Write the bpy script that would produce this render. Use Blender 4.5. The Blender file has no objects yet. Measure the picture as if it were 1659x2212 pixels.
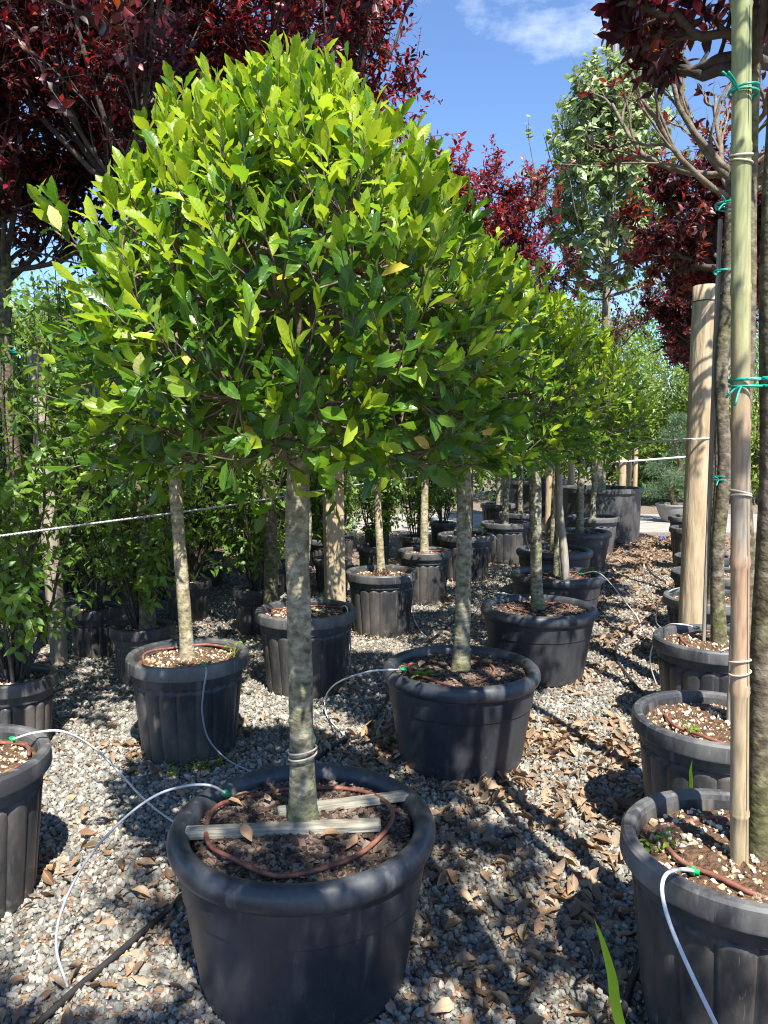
import bpy, math, random
import numpy as np
from mathutils import Vector, Matrix

# ------------------------------------------------------------------ camera, sky, sun, exposure
scene = bpy.context.scene
COL = scene.collection
CAM_H, PITCH, FPX, CX, CY = 1.58, math.radians(5.25), 1645.0, 829.5, 1106.0
cam_data = bpy.data.cameras.new('camera')
cam = bpy.data.objects.new('camera', cam_data)
COL.objects.link(cam)
cam.location = (0, 0, CAM_H)
cam.rotation_euler = (math.pi / 2 - PITCH, 0, 0)
cam_data.sensor_fit = 'VERTICAL'
cam_data.sensor_height = 36.0
cam_data.sensor_width = 36.0
cam_data.lens = FPX / 2212.0 * 36.0
cam_data.clip_start = 0.02
cam_data.clip_end = 800
scene.camera = cam

SUN_EL = math.radians(55)
SUN_H = Vector((0.28, -0.96, 0)).normalized()
SUN_DIR = Vector((SUN_H.x * math.cos(SUN_EL), SUN_H.y * math.cos(SUN_EL), math.sin(SUN_EL)))
sun_data = bpy.data.lights.new('sun', 'SUN')
sun_data.energy = 4.6
sun_data.angle = math.radians(0.53)
sun_data.color = (1.0, 0.955, 0.88)
sun = bpy.data.objects.new('sun', sun_data)
COL.objects.link(sun)
sun.location = (3, -8, 12)
sun.rotation_euler = SUN_DIR.to_track_quat('Z', 'Y').to_euler()

world = bpy.data.worlds.new('World')
scene.world = world
world.use_nodes = True
wn, wl = world.node_tree.nodes, world.node_tree.links
wn.clear()
w_out = wn.new('ShaderNodeOutputWorld')
w_bg = wn.new('ShaderNodeBackground')
w_bg.inputs['Strength'].default_value = 0.108
sky = wn.new('ShaderNodeTexSky')
sky.sky_type = 'NISHITA'
sky.sun_disc = False
sky.sun_elevation = SUN_EL
sky.sun_rotation = math.atan2(SUN_H.x, SUN_H.y)
sky.air_density = 1.0
sky.altitude = 1800
sky.dust_density = 0.0
sky.ozone_density = 6.0
w_tc = wn.new('ShaderNodeTexCoord')
w_map = wn.new('ShaderNodeMapping')
w_map.inputs['Scale'].default_value = (1.0, 1.0, 2.0)
w_map.inputs['Location'].default_value = (0.35, 0.1, 0.2)
w_noise = wn.new('ShaderNodeTexNoise')
w_noise.inputs['Scale'].default_value = 2.6
w_noise.inputs['Detail'].default_value = 8
w_noise.inputs['Roughness'].default_value = 0.6
w_ramp = wn.new('ShaderNodeValToRGB')
w_ramp.color_ramp.elements[0].position = 0.60
w_ramp.color_ramp.elements[0].color = (0, 0, 0, 1)
w_ramp.color_ramp.elements[1].position = 0.86
w_ramp.color_ramp.elements[1].color = (0.9, 0.9, 0.9, 1)
w_mix = wn.new('ShaderNodeMixRGB')
w_mix.inputs['Color2'].default_value = (7.0, 7.3, 7.7, 1)
wl.new(w_tc.outputs['Generated'], w_map.inputs['Vector'])
wl.new(w_map.outputs['Vector'], w_noise.inputs['Vector'])
wl.new(w_noise.outputs['Fac'], w_ramp.inputs['Fac'])
wl.new(w_ramp.outputs['Color'], w_mix.inputs['Fac'])
wl.new(sky.outputs['Color'], w_mix.inputs['Color1'])
wl.new(w_mix.outputs['Color'], w_bg.inputs['Color'])
wl.new(w_bg.outputs['Background'], w_out.inputs['Surface'])

scene.view_settings.view_transform = 'Standard'
scene.view_settings.look = 'None'
scene.view_settings.gamma = 1.0
scene.view_settings.use_curve_mapping = False
scene.view_settings.exposure = 1.42
scene.render.engine = 'CYCLES'
scene.cycles.use_denoising = True
scene.cycles.max_bounces = 7
scene.cycles.diffuse_bounces = 4
scene.cycles.glossy_bounces = 2
scene.cycles.transmission_bounces = 4
scene.cycles.sample_clamp_indirect = 6.0
scene.cycles.use_adaptive_sampling = True
scene.cycles.filter_width = 1.1

# ------------------------------------------------------------------ pixel helpers (frame 1659 x 2212)
cp, sp_ = math.cos(PITCH), math.sin(PITCH)


def ray(px, py):
    a, b = (px - CX) / FPX, (CY - py) / FPX
    return np.array([a, cp + b * sp_, -sp_ + b * cp])


def gp(px, py, z=0.0):
    d = ray(px, py)
    return np.array([0, 0, CAM_H]) + d * ((z - CAM_H) / d[2])


def atd(px, py, Y):
    d = ray(px, py)
    return np.array([0, 0, CAM_H]) + d * (Y / d[1])


def project(P):
    P = np.asarray(P) - np.array([0, 0, CAM_H])
    f = P[..., 1] * cp - P[..., 2] * sp_
    u = P[..., 1] * sp_ + P[..., 2] * cp
    f = np.where(f < 0.05, 0.05, f)
    return np.stack([CX + FPX * P[..., 0] / f, CY - FPX * u / f, f], -1)


# ------------------------------------------------------------------ materials
MATS = {}


def new_mat(name):
    m = bpy.data.materials.new(name)
    m.use_nodes = True
    MATS[name] = m
    nt = m.node_tree
    nt.nodes.clear()
    out = nt.nodes.new('ShaderNodeOutputMaterial')
    return m, nt, nt.nodes, nt.links, out


def ramp(nodes, stops):
    r = nodes.new('ShaderNodeValToRGB')
    e = r.color_ramp.elements
    while len(e) < len(stops):
        e.new(0.5)
    for i, (p, c) in enumerate(stops):
        e[i].position = p
        e[i].color = (c[0], c[1], c[2], 1)
    return r


def leaf_mat(name, cols, trans, rough=0.35, tfac=0.4, vein=None, spec=0.5):
    """cols: two or three base colours picked per leaf; trans: colour of light passing through"""
    m, nt, N, L, out = new_mat(name)
    geo = N.new('ShaderNodeNewGeometry')
    oi = N.new('ShaderNodeObjectInfo')
    add = N.new('ShaderNodeMath'); add.operation = 'ADD'
    L.new(geo.outputs['Random Per Island'], add.inputs[0])
    L.new(oi.outputs['Random'], add.inputs[1])
    fr = N.new('ShaderNodeMath'); fr.operation = 'FRACT'
    L.new(add.outputs[0], fr.inputs[0])
    n = len(cols)
    r = ramp(N, [(i / max(1, n - 1), c) for i, c in enumerate(cols)])
    L.new(fr.outputs[0], r.inputs['Fac'])
    col = r.outputs['Color']
    rt = ramp(N, [(0.0, [c * 0.75 for c in trans]), (1.0, [min(1, c * 1.2) for c in trans])])
    L.new(fr.outputs[0], rt.inputs['Fac'])
    if vein is not None:
        at = N.new('ShaderNodeAttribute'); at.attribute_name = 'lu'
        ab = N.new('ShaderNodeMath'); ab.operation = 'ABSOLUTE'
        L.new(at.outputs['Fac'], ab.inputs[0])
        mr = N.new('ShaderNodeMapRange')
        mr.inputs['From Min'].default_value = 0.03
        mr.inputs['From Max'].default_value = 0.12
        mr.inputs['To Min'].default_value = 0.75
        mr.inputs['To Max'].default_value = 0.0
        L.new(ab.outputs[0], mr.inputs['Value'])
        mx = N.new('ShaderNodeMixRGB')
        mx.inputs['Color2'].default_value = (*vein, 1)
        L.new(mr.outputs['Result'], mx.inputs['Fac'])
        L.new(col, mx.inputs['Color1'])
        col = mx.outputs['Color']
    b = N.new('ShaderNodeBsdfPrincipled')
    b.inputs['Roughness'].default_value = rough
    b.inputs['Specular IOR Level'].default_value = spec
    L.new(col, b.inputs['Base Color'])
    if vein is not None:
        lv = N.new('ShaderNodeAttribute'); lv.attribute_name = 'lv'
        au = N.new('ShaderNodeMath'); au.operation = 'MULTIPLY_ADD'
        L.new(ab.outputs[0], au.inputs[0]); au.inputs[1].default_value = -0.12
        L.new(lv.outputs['Fac'], au.inputs[2])
        mu = N.new('ShaderNodeMath'); mu.operation = 'MULTIPLY'
        L.new(au.outputs[0], mu.inputs[0]); mu.inputs[1].default_value = 48.0
        sn = N.new('ShaderNodeMath'); sn.operation = 'SINE'
        L.new(mu.outputs[0], sn.inputs[0])
        bp = N.new('ShaderNodeBump'); bp.inputs['Strength'].default_value = 0.12
        bp.inputs['Distance'].default_value = 0.0010
        L.new(sn.outputs[0], bp.inputs['Height'])
        L.new(bp.outputs['Normal'], b.inputs['Normal'])
    t = N.new('ShaderNodeBsdfTranslucent')
    L.new(rt.outputs['Color'], t.inputs['Color'])
    mix = N.new('ShaderNodeMixShader')
    mix.inputs['Fac'].default_value = tfac
    L.new(b.outputs['BSDF'], mix.inputs[1])
    L.new(t.outputs['BSDF'], mix.inputs[2])
    L.new(mix.outputs['Shader'], out.inputs['Surface'])
    return m


def noise_mat(name, stops, scale=8.0, rough=0.8, bump=0.3, bscale=None, stretch=(1, 1, 1), detail=6, dist=0.01,
              spec=0.3, coord='Object', second=None, island=0.0):
    """stops: colour ramp over a noise; second = (scale, stops for a multiplying layer)"""
    m, nt, N, L, out = new_mat(name)
    tc = N.new('ShaderNodeTexCoord')
    mp = N.new('ShaderNodeMapping')
    mp.inputs['Scale'].default_value = stretch
    L.new(tc.outputs[coord], mp.inputs['Vector'])
    nz = N.new('ShaderNodeTexNoise')
    nz.inputs['Scale'].default_value = scale
    nz.inputs['Detail'].default_value = detail
    nz.inputs['Roughness'].default_value = 0.6
    L.new(mp.outputs['Vector'], nz.inputs['Vector'])
    fac = nz.outputs['Fac']
    if island:
        geo = N.new('ShaderNodeNewGeometry')
        ma = N.new('ShaderNodeMixRGB')
        ma.inputs['Fac'].default_value = island
        L.new(fac, ma.inputs['Color1'])
        L.new(geo.outputs['Random Per Island'], ma.inputs['Color2'])
        fac = ma.outputs['Color']
    r = ramp(N, stops)
    L.new(fac, r.inputs['Fac'])
    col = r.outputs['Color']
    if second:
        n2 = N.new('ShaderNodeTexNoise')
        n2.inputs['Scale'].default_value = second[0]
        n2.inputs['Detail'].default_value = 5
        L.new(tc.outputs[coord], n2.inputs['Vector'])
        r2 = ramp(N, second[1])
        L.new(n2.outputs['Fac'], r2.inputs['Fac'])
        mx = N.new('ShaderNodeMixRGB')
        mx.blend_type = 'MULTIPLY'
        mx.inputs['Fac'].default_value = 1
        L.new(col, mx.inputs['Color1'])
        L.new(r2.outputs['Color'], mx.inputs['Color2'])
        col = mx.outputs['Color']
    b = N.new('ShaderNodeBsdfPrincipled')
    b.inputs['Roughness'].default_value = rough
    b.inputs['Specular IOR Level'].default_value = spec
    L.new(col, b.inputs['Base Color'])
    if bump:
        nb = N.new('ShaderNodeTexNoise')
        nb.inputs['Scale'].default_value = bscale or scale * 3
        nb.inputs['Detail'].default_value = 5
        L.new(mp.outputs['Vector'], nb.inputs['Vector'])
        bp = N.new('ShaderNodeBump')
        bp.inputs['Strength'].default_value = bump
        bp.inputs['Distance'].default_value = dist
        L.new(nb.outputs['Fac'], bp.inputs['Height'])
        L.new(bp.outputs['Normal'], b.inputs['Normal'])
    L.new(b.outputs['BSDF'], out.inputs['Surface'])
    return m


def plain(name, col, rough=0.5, spec=0.5):
    m, nt, N, L, out = new_mat(name)
    b = N.new('ShaderNodeBsdfPrincipled')
    b.inputs['Base Color'].default_value = (*col, 1)
    b.inputs['Roughness'].default_value = rough
    b.inputs['Specular IOR Level'].default_value = spec
    L.new(b.outputs['BSDF'], out.inputs['Surface'])
    return m


# leaves
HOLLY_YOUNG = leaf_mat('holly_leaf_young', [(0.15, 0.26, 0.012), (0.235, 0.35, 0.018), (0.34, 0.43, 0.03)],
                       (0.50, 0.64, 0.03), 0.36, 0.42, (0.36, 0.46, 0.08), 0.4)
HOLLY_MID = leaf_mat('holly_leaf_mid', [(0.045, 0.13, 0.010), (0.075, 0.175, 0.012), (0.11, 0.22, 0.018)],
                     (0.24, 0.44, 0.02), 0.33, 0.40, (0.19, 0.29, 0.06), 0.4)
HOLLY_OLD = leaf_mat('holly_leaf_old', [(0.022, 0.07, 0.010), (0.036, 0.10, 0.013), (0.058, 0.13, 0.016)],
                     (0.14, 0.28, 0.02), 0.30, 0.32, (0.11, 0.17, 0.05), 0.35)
YELLOW_LEAF = leaf_mat('yellow_leaf', [(0.55, 0.36, 0.03), (0.6, 0.5, 0.08)], (0.6, 0.45, 0.05), 0.45, 0.3, (0.6, 0.5, 0.2))
PALE_LEAF = leaf_mat('pale_leaf', [(0.50, 0.52, 0.16), (0.55, 0.56, 0.2)], (0.5, 0.5, 0.1), 0.5, 0.3, (0.3, 0.38, 0.1))
PURPLE = leaf_mat('purple_leaf', [(0.014, 0.008, 0.011), (0.026, 0.009, 0.013), (0.05, 0.012, 0.016)],
                  (0.16, 0.012, 0.016), 0.42, 0.26, None, 0.35)  # dark purple leaf, base darkened further for shade on the crowns
RED = leaf_mat('red_leaf', [(0.12, 0.012, 0.018), (0.19, 0.016, 0.024), (0.24, 0.035, 0.022)],
               (0.55, 0.035, 0.03), 0.38, 0.36)  # redder copy of the purple leaf, stands in for sunlit leaves
COPPER = leaf_mat('copper_leaf', [(0.10, 0.035, 0.018), (0.17, 0.05, 0.02), (0.06, 0.018, 0.015)],
                  (0.5, 0.10, 0.02), 0.4, 0.32)
SHRUB_A = leaf_mat('shrub_leaf', [(0.05, 0.12, 0.02), (0.08, 0.165, 0.025), (0.12, 0.21, 0.03)],
                   (0.30, 0.46, 0.04), 0.42, 0.4)
SHRUB_B = leaf_mat('shrub_leaf_light', [(0.08, 0.18, 0.025), (0.13, 0.24, 0.03), (0.18, 0.29, 0.045)],
                   (0.36, 0.50, 0.05), 0.45, 0.42)
LIME = leaf_mat('lime_leaf', [(0.17, 0.25, 0.08), (0.26, 0.34, 0.13), (0.42, 0.48, 0.28)],
                (0.32, 0.42, 0.10), 0.5, 0.34)
FAR_A = leaf_mat('far_leaf', [(0.08, 0.17, 0.035), (0.13, 0.23, 0.045), (0.19, 0.29, 0.06)], (0.3, 0.42, 0.06), 0.5, 0.35)
FAR_B = leaf_mat('far_leaf_yellow', [(0.13, 0.20, 0.025), (0.20, 0.26, 0.03), (0.27, 0.32, 0.045)], (0.4, 0.48, 0.05), 0.5, 0.38)
FAR_C = leaf_mat('far_leaf_dark', [(0.025, 0.07, 0.02), (0.045, 0.10, 0.025), (0.07, 0.13, 0.03)], (0.12, 0.22, 0.04), 0.5, 0.3)
PINE = leaf_mat('pine_needle', [(0.06, 0.12, 0.055), (0.10, 0.17, 0.08), (0.15, 0.22, 0.11)], (0.10, 0.16, 0.05), 0.5, 0.15)
GRASS = leaf_mat('grass_blade', [(0.18, 0.36, 0.02), (0.25, 0.42, 0.03)], (0.45, 0.65, 0.04), 0.4, 0.45)
WEED = leaf_mat('weed_leaf', [(0.10, 0.22, 0.02), (0.2, 0.32, 0.03)], (0.35, 0.5, 0.04), 0.45, 0.35)
DRY = leaf_mat('dry_leaf', [(0.08, 0.05, 0.03), (0.25, 0.145, 0.08), (0.42, 0.27, 0.155), (0.14, 0.095, 0.06), (0.33, 0.235, 0.15), (0.20, 0.16, 0.12), (0.46, 0.34, 0.22)],
               (0.25, 0.12, 0.04), 0.6, 0.12, (0.36, 0.23, 0.13), 0.35)

# bark and wood
BARK_GREY = noise_mat('bark_grey', [(0.34, (0.085, 0.075, 0.052)), (0.5, (0.22, 0.20, 0.15)), (0.66, (0.38, 0.355, 0.275))],
                      24, 0.9, 0.6, 50, (1.2, 1.2, 1.8), 9, 0.008,
                      second=(3.2, [(0.38, (0.62, 0.68, 0.46)), (0.6, (1, 1, 0.96))]))
BARK_BEIGE = noise_mat('bark_beige', [(0.34, (0.13, 0.10, 0.06)), (0.5, (0.31, 0.26, 0.17)), (0.66, (0.46, 0.41, 0.29))],
                       26, 0.9, 0.6, 55, (1.2, 1.2, 1.6), 9, 0.008,
                       second=(4, [(0.38, (0.66, 0.68, 0.5)), (0.6, (1, 1, 1))]))
BARK_PLUM = noise_mat('bark_plum', [(0.32, (0.050, 0.038, 0.028)), (0.5, (0.135, 0.11, 0.085)), (0.68, (0.27, 0.225, 0.18))],
                      28, 0.85, 0.55, 60, (1.0, 1.0, 1.3), 9, 0.008,
                      second=(2.4, [(0.36, (0.72, 0.85, 0.45)), (0.62, (1, 0.97, 0.97))]))
TWIG = noise_mat('twig_bark', [(0.3, (0.08, 0.062, 0.04)), (0.6, (0.19, 0.155, 0.11)), (0.8, (0.28, 0.24, 0.18))], 20, 0.85, 0.5, 60)
TWIG_DARK = noise_mat('twig_dark', [(0.3, (0.035, 0.028, 0.025)), (0.7, (0.105, 0.09, 0.078))], 20, 0.85, 0.5, 60)
POST_WOOD = noise_mat('post_wood', [(0.2, (0.10, 0.07, 0.045)), (0.30, (0.30, 0.22, 0.13)), (0.5, (0.42, 0.33, 0.21)), (0.75, (0.55, 0.46, 0.32))],
                      9, 0.85, 0.7, 14, (4.0, 4.0, 0.5), 9, 0.01,
                      second=(1.7, [(0.3, (0.8, 0.76, 0.7)), (0.65, (1, 1, 1))]))
GREY_WOOD = noise_mat('weathered_wood', [(0.25, (0.13, 0.115, 0.085)), (0.5, (0.29, 0.27, 0.21)), (0.8, (0.42, 0.40, 0.33))],
                      9, 0.9, 0.8, 20, (0.7, 6.0, 6.0), 9, 0.006)
STAKE_GREY = noise_mat('stake_grey', [(0.25, (0.16, 0.13, 0.10)), (0.6, (0.34, 0.30, 0.24)), (0.8, (0.44, 0.40, 0.33))],
                       8, 0.9, 0.8, 20, (5, 5, 0.5), 9, 0.006)

# bamboo: green at the top, straw and reddish low down
m, nt, N, L, out = new_mat('bamboo')
tc = N.new('ShaderNodeTexCoord'); sep = N.new('ShaderNodeSeparateXYZ')
L.new(tc.outputs['Object'], sep.inputs[0])
nz = N.new('ShaderNodeTexNoise'); nz.inputs['Scale'].default_value = 5; nz.inputs['Detail'].default_value = 7
mp = N.new('ShaderNodeMapping'); mp.inputs['Scale'].default_value = (5, 5, 0.6)
L.new(tc.outputs['Object'], mp.inputs['Vector']); L.new(mp.outputs['Vector'], nz.inputs['Vector'])
ma = N.new('ShaderNodeMath'); ma.operation = 'MULTIPLY_ADD'
L.new(nz.outputs['Fac'], ma.inputs[0]); ma.inputs[1].default_value = 0.9; L.new(sep.outputs['Z'], ma.inputs[2])
mr = N.new('ShaderNodeMapRange'); mr.inputs['From Min'].default_value = 0.2; mr.inputs['From Max'].default_value = 2.9
L.new(ma.outputs[0], mr.inputs['Value'])
rp = ramp(N, [(0.0, (0.33, 0.27, 0.15)), (0.22, (0.40, 0.31, 0.19)), (0.38, (0.38, 0.24, 0.15)), (0.47, (0.27, 0.245, 0.20)),
              (0.56, (0.36, 0.25, 0.15)), (0.66, (0.33, 0.33, 0.16)), (1.0, (0.22, 0.27, 0.10))])
L.new(mr.outputs['Result'], rp.inputs['Fac'])
n2 = N.new('ShaderNodeTexNoise'); n2.inputs['Scale'].default_value = 22; n2.inputs['Detail'].default_value = 6
L.new(mp.outputs['Vector'], n2.inputs['Vector'])
r2 = ramp(N, [(0.3, (0.62, 0.62, 0.6)), (0.6, (1.05, 1.05, 1.05))]); L.new(n2.outputs['Fac'], r2.inputs['Fac'])
mx = N.new('ShaderNodeMixRGB'); mx.blend_type = 'MULTIPLY'; mx.inputs['Fac'].default_value = 1
L.new(rp.outputs['Color'], mx.inputs['Color1']); L.new(r2.outputs['Color'], mx.inputs['Color2'])
b = N.new('ShaderNodeBsdfPrincipled'); b.inputs['Roughness'].default_value = 0.5
L.new(mx.outputs['Color'], b.inputs['Base Color']); L.new(b.outputs['BSDF'], out.inputs['Surface'])
BAMBOO = m


def pot_mat(name, base, dust, amount, rough=0.5):
    m, nt, N, L, out = new_mat(name)
    tc = N.new('ShaderNodeTexCoord')
    oi = N.new('ShaderNodeObjectInfo')
    ad = N.new('ShaderNodeVectorMath'); ad.operation = 'ADD'
    sc = N.new('ShaderNodeMath'); sc.operation = 'MULTIPLY'; sc.inputs[1].default_value = 40
    L.new(oi.outputs['Random'], sc.inputs[0])
    L.new(tc.outputs['Object'], ad.inputs[0]); L.new(sc.outputs[0], ad.inputs[1])
    a = N.new('ShaderNodeTexNoise'); a.inputs['Scale'].default_value = 4.5; a.inputs['Detail'].default_value = 9
    a.inputs['Roughness'].default_value = 0.68
    mp = N.new('ShaderNodeMapping'); mp.inputs['Scale'].default_value = (1, 1, 0.45)
    L.new(ad.outputs[0], mp.inputs['Vector']); L.new(mp.outputs['Vector'], a.inputs['Vector'])
    r = ramp(N, [(0.44, (0, 0, 0)), (0.78, (amount, amount, amount))])
    L.new(a.outputs['Fac'], r.inputs['Fac'])
    # fine scratches
    s = N.new('ShaderNodeTexNoise'); s.inputs['Scale'].default_value = 30; s.inputs['Detail'].default_value = 4
    s.inputs['Distortion'].default_value = 2.5
    mp2 = N.new('ShaderNodeMapping'); mp2.inputs['Scale'].default_value = (3.0, 3.0, 0.35)
    mp2.inputs['Rotation'].default_value = (0.3, 0.2, 0)
    L.new(ad.outputs[0], mp2.inputs['Vector']); L.new(mp2.outputs['Vector'], s.inputs['Vector'])
    rs = ramp(N, [(0.66, (0, 0, 0)), (0.72, (0.35, 0.35, 0.35))])
    L.new(s.outputs['Fac'], rs.inputs['Fac'])
    m0 = N.new('ShaderNodeMath'); m0.operation = 'ADD'; m0.use_clamp = True
    L.new(r.outputs['Color'], m0.inputs[0]); L.new(rs.outputs['Color'], m0.inputs[1])
    # dried mud splashes thrown up from the ground, and drip stains
    sz_ = N.new('ShaderNodeSeparateXYZ'); L.new(tc.outputs['Object'], sz_.inputs[0])
    sp = N.new('ShaderNodeTexNoise'); sp.inputs['Scale'].default_value = 26; sp.inputs['Detail'].default_value = 7
    sp.inputs['Roughness'].default_value = 0.7; L.new(ad.outputs[0], sp.inputs['Vector'])
    sm_ = N.new('ShaderNodeMath'); sm_.operation = 'MULTIPLY_ADD'; sm_.inputs[1].default_value = -1.1
    L.new(sz_.outputs['Z'], sm_.inputs[0]); L.new(sp.outputs['Fac'], sm_.inputs[2])
    rsp = ramp(N, [(0.44, (0, 0, 0)), (0.60, (amount, amount, amount))]); L.new(sm_.outputs[0], rsp.inputs['Fac'])
    dr = N.new('ShaderNodeTexNoise'); dr.inputs['Scale'].default_value = 9; dr.inputs['Detail'].default_value = 6
    mp3 = N.new('ShaderNodeMapping'); mp3.inputs['Scale'].default_value = (3.2, 3.2, 0.18)
    L.new(ad.outputs[0], mp3.inputs['Vector']); L.new(mp3.outputs['Vector'], dr.inputs['Vector'])
    rdr = ramp(N, [(0.56, (0, 0, 0)), (0.72, (amount * 0.7, amount * 0.7, amount * 0.7))]); L.new(dr.outputs['Fac'], rdr.inputs['Fac'])
    m1_ = N.new('ShaderNodeMath'); m1_.operation = 'MAXIMUM'
    L.new(rsp.outputs['Color'], m1_.inputs[0]); L.new(rdr.outputs['Color'], m1_.inputs[1])
    mm = N.new('ShaderNodeMath'); mm.operation = 'MAXIMUM'
    L.new(m0.outputs[0], mm.inputs[0]); L.new(m1_.outputs[0], mm.inputs[1])
    mx = N.new('ShaderNodeMixRGB')
    mx.inputs['Color1'].default_value = (*base, 1); mx.inputs['Color2'].default_value = (*dust, 1)
    L.new(mm.outputs[0], mx.inputs['Fac'])
    b = N.new('ShaderNodeBsdfPrincipled')
    b.inputs['Specular IOR Level'].default_value = 0.45
    rr = N.new('ShaderNodeMapRange'); rr.inputs['To Min'].default_value = rough - 0.06; rr.inputs['To Max'].default_value = 0.9
    L.new(mm.outputs[0], rr.inputs['Value']); L.new(rr.outputs['Result'], b.inputs['Roughness'])
    L.new(mx.outputs['Color'], b.inputs['Base Color'])
    bp = N.new('ShaderNodeBump'); bp.inputs['Strength'].default_value = 0.12; bp.inputs['Distance'].default_value = 0.004
    L.new(a.outputs['Fac'], bp.inputs['Height']); L.new(bp.outputs['Normal'], b.inputs['Normal'])
    L.new(b.outputs['BSDF'], out.inputs['Surface'])
    return m


POT_SMOOTH = pot_mat('pot_plastic_smooth', (0.026, 0.029, 0.036), (0.12, 0.12, 0.118), 0.5, 0.46)
RIM_SMOOTH = pot_mat('rim_plastic_smooth', (0.030, 0.034, 0.042), (0.16, 0.16, 0.155), 0.6, 0.44)
POT_FLUTED = pot_mat('pot_plastic_fluted', (0.030, 0.031, 0.034), (0.19, 0.165, 0.135), 0.75, 0.48)
RIM_FLUTED = pot_mat('rim_plastic_fluted', (0.042, 0.043, 0.046), (0.24, 0.23, 0.21), 0.85, 0.5)
POT_PALE = pot_mat('pot_plastic_pale', (0.07, 0.07, 0.07), (0.22, 0.21, 0.20), 0.6, 0.55)
BOWL = pot_mat('bowl_grey', (0.22, 0.21, 0.20), (0.34, 0.32, 0.29), 0.5, 0.7)

SOIL_MULCH = noise_mat('soil_mulch', [(0.3, (0.025, 0.017, 0.012)), (0.55, (0.07, 0.048, 0.034)), (0.8, (0.13, 0.095, 0.07))], 60, 0.95, 1.0, 90, dist=0.02)
SOIL_BROWN = noise_mat('soil_brown', [(0.3, (0.06, 0.032, 0.018)), (0.55, (0.14, 0.08, 0.045)), (0.8, (0.24, 0.15, 0.085))], 45, 0.95, 1.0, 80, dist=0.02)
CHIP = noise_mat('bark_chip', [(0.1, (0.030, 0.020, 0.014)), (0.45, (0.085, 0.058, 0.042)), (0.7, (0.16, 0.115, 0.085)), (0.95, (0.27, 0.21, 0.165))], 30, 0.9, 0.4, 80, island=0.75)
PUMICE = noise_mat('pumice', [(0.1, (0.22, 0.14, 0.07)), (0.4, (0.42, 0.34, 0.21)), (0.7, (0.54, 0.49, 0.38)), (0.95, (0.68, 0.66, 0.60))], 40, 0.9, 0.5, 120, island=0.75)
STONE = noise_mat('gravel_stone', [(0.08, (0.095, 0.096, 0.085)), (0.3, (0.175, 0.172, 0.150)), (0.55, (0.26, 0.25, 0.215)),
                                   (0.78, (0.36, 0.335, 0.28)), (0.95, (0.54, 0.50, 0.42))], 30, 0.85, 0.5, 120, island=0.72, spec=0.3)

TUBE_WHITE = plain('tube_white', (0.62, 0.63, 0.62), 0.4)
TUBE_GREY = plain('tube_grey', (0.33, 0.345, 0.36), 0.4)
TUBE_BROWN = noise_mat('tube_brown', [(0.3, (0.12, 0.05, 0.035)), (0.55, (0.22, 0.085, 0.055)), (0.75, (0.30, 0.17, 0.12))], 22, 0.55, 0.1, 40)
HOSE_BLACK = noise_mat('hose_black', [(0.3, (0.018, 0.018, 0.02)), (0.7, (0.05, 0.048, 0.046))], 6, 0.5, 0.1, 40)
GREEN_PLASTIC = plain('green_plastic', (0.0, 0.36, 0.10), 0.4)
TEAL = plain('teal_tie', (0.0, 0.30, 0.22), 0.35)
GREEN_TIE = plain('green_tie', (0.01, 0.19, 0.12), 0.4)
TAPE = plain('beige_tape', (0.50, 0.42, 0.33), 0.5)
WIRE = plain('dark_wire', (0.03, 0.03, 0.03), 0.5)
TAG_WHITE = plain('tag_white', (0.75, 0.75, 0.72), 0.5)
TAG_YELLOW = plain('tag_yellow', (0.75, 0.48, 0.02), 0.5)
TAG_GREEN = plain('tag_green', (0.03, 0.22, 0.12), 0.5)
BLUE_CLIP = plain('blue_clip', (0.02, 0.07, 0.45), 0.4)
CONCRETE = noise_mat('concrete', [(0.3, (0.24, 0.22, 0.19)), (0.7, (0.35, 0.325, 0.28))], 3, 0.9, 0.3, 40, detail=8)

# rope with dark flecks
m, nt, N, L, out = new_mat('rope')
at = N.new('ShaderNodeAttribute'); at.attribute_name = 'lv'
au = N.new('ShaderNodeAttribute'); au.attribute_name = 'lu'
m1 = N.new('ShaderNodeMath'); m1.operation = 'MULTIPLY_ADD'; m1.inputs[1].default_value = 62.0
L.new(at.outputs['Fac'], m1.inputs[0]); L.new(au.outputs['Fac'], m1.inputs[2])
f1 = N.new('ShaderNodeMath'); f1.operation = 'FRACT'; L.new(m1.outputs[0], f1.inputs[0])
g1 = N.new('ShaderNodeMath'); g1.operation = 'LESS_THAN'; g1.inputs[1].default_value = 0.34; L.new(f1.outputs[0], g1.inputs[0])
m2 = N.new('ShaderNodeMath'); m2.operation = 'MULTIPLY'; m2.inputs[1].default_value = 3.0; L.new(au.outputs['Fac'], m2.inputs[0])
f2 = N.new('ShaderNodeMath'); f2.operation = 'FRACT'; L.new(m2.outputs[0], f2.inputs[0])
g2 = N.new('ShaderNodeMath'); g2.operation = 'LESS_THAN'; g2.inputs[1].default_value = 0.5; L.new(f2.outputs[0], g2.inputs[0])
mm = N.new('ShaderNodeMath'); mm.operation = 'MULTIPLY'; L.new(g1.outputs[0], mm.inputs[0]); L.new(g2.outputs[0], mm.inputs[1])
mx = N.new('ShaderNodeMixRGB'); mx.inputs['Color1'].default_value = (0.55, 0.55, 0.53, 1); mx.inputs['Color2'].default_value = (0.025, 0.025, 0.03, 1)
L.new(mm.outputs[0], mx.inputs['Fac'])
b = N.new('ShaderNodeBsdfPrincipled'); b.inputs['Roughness'].default_value = 0.7
L.new(mx.outputs['Color'], b.inputs['Base Color']); L.new(b.outputs['BSDF'], out.inputs['Surface'])
ROPE = m

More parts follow.
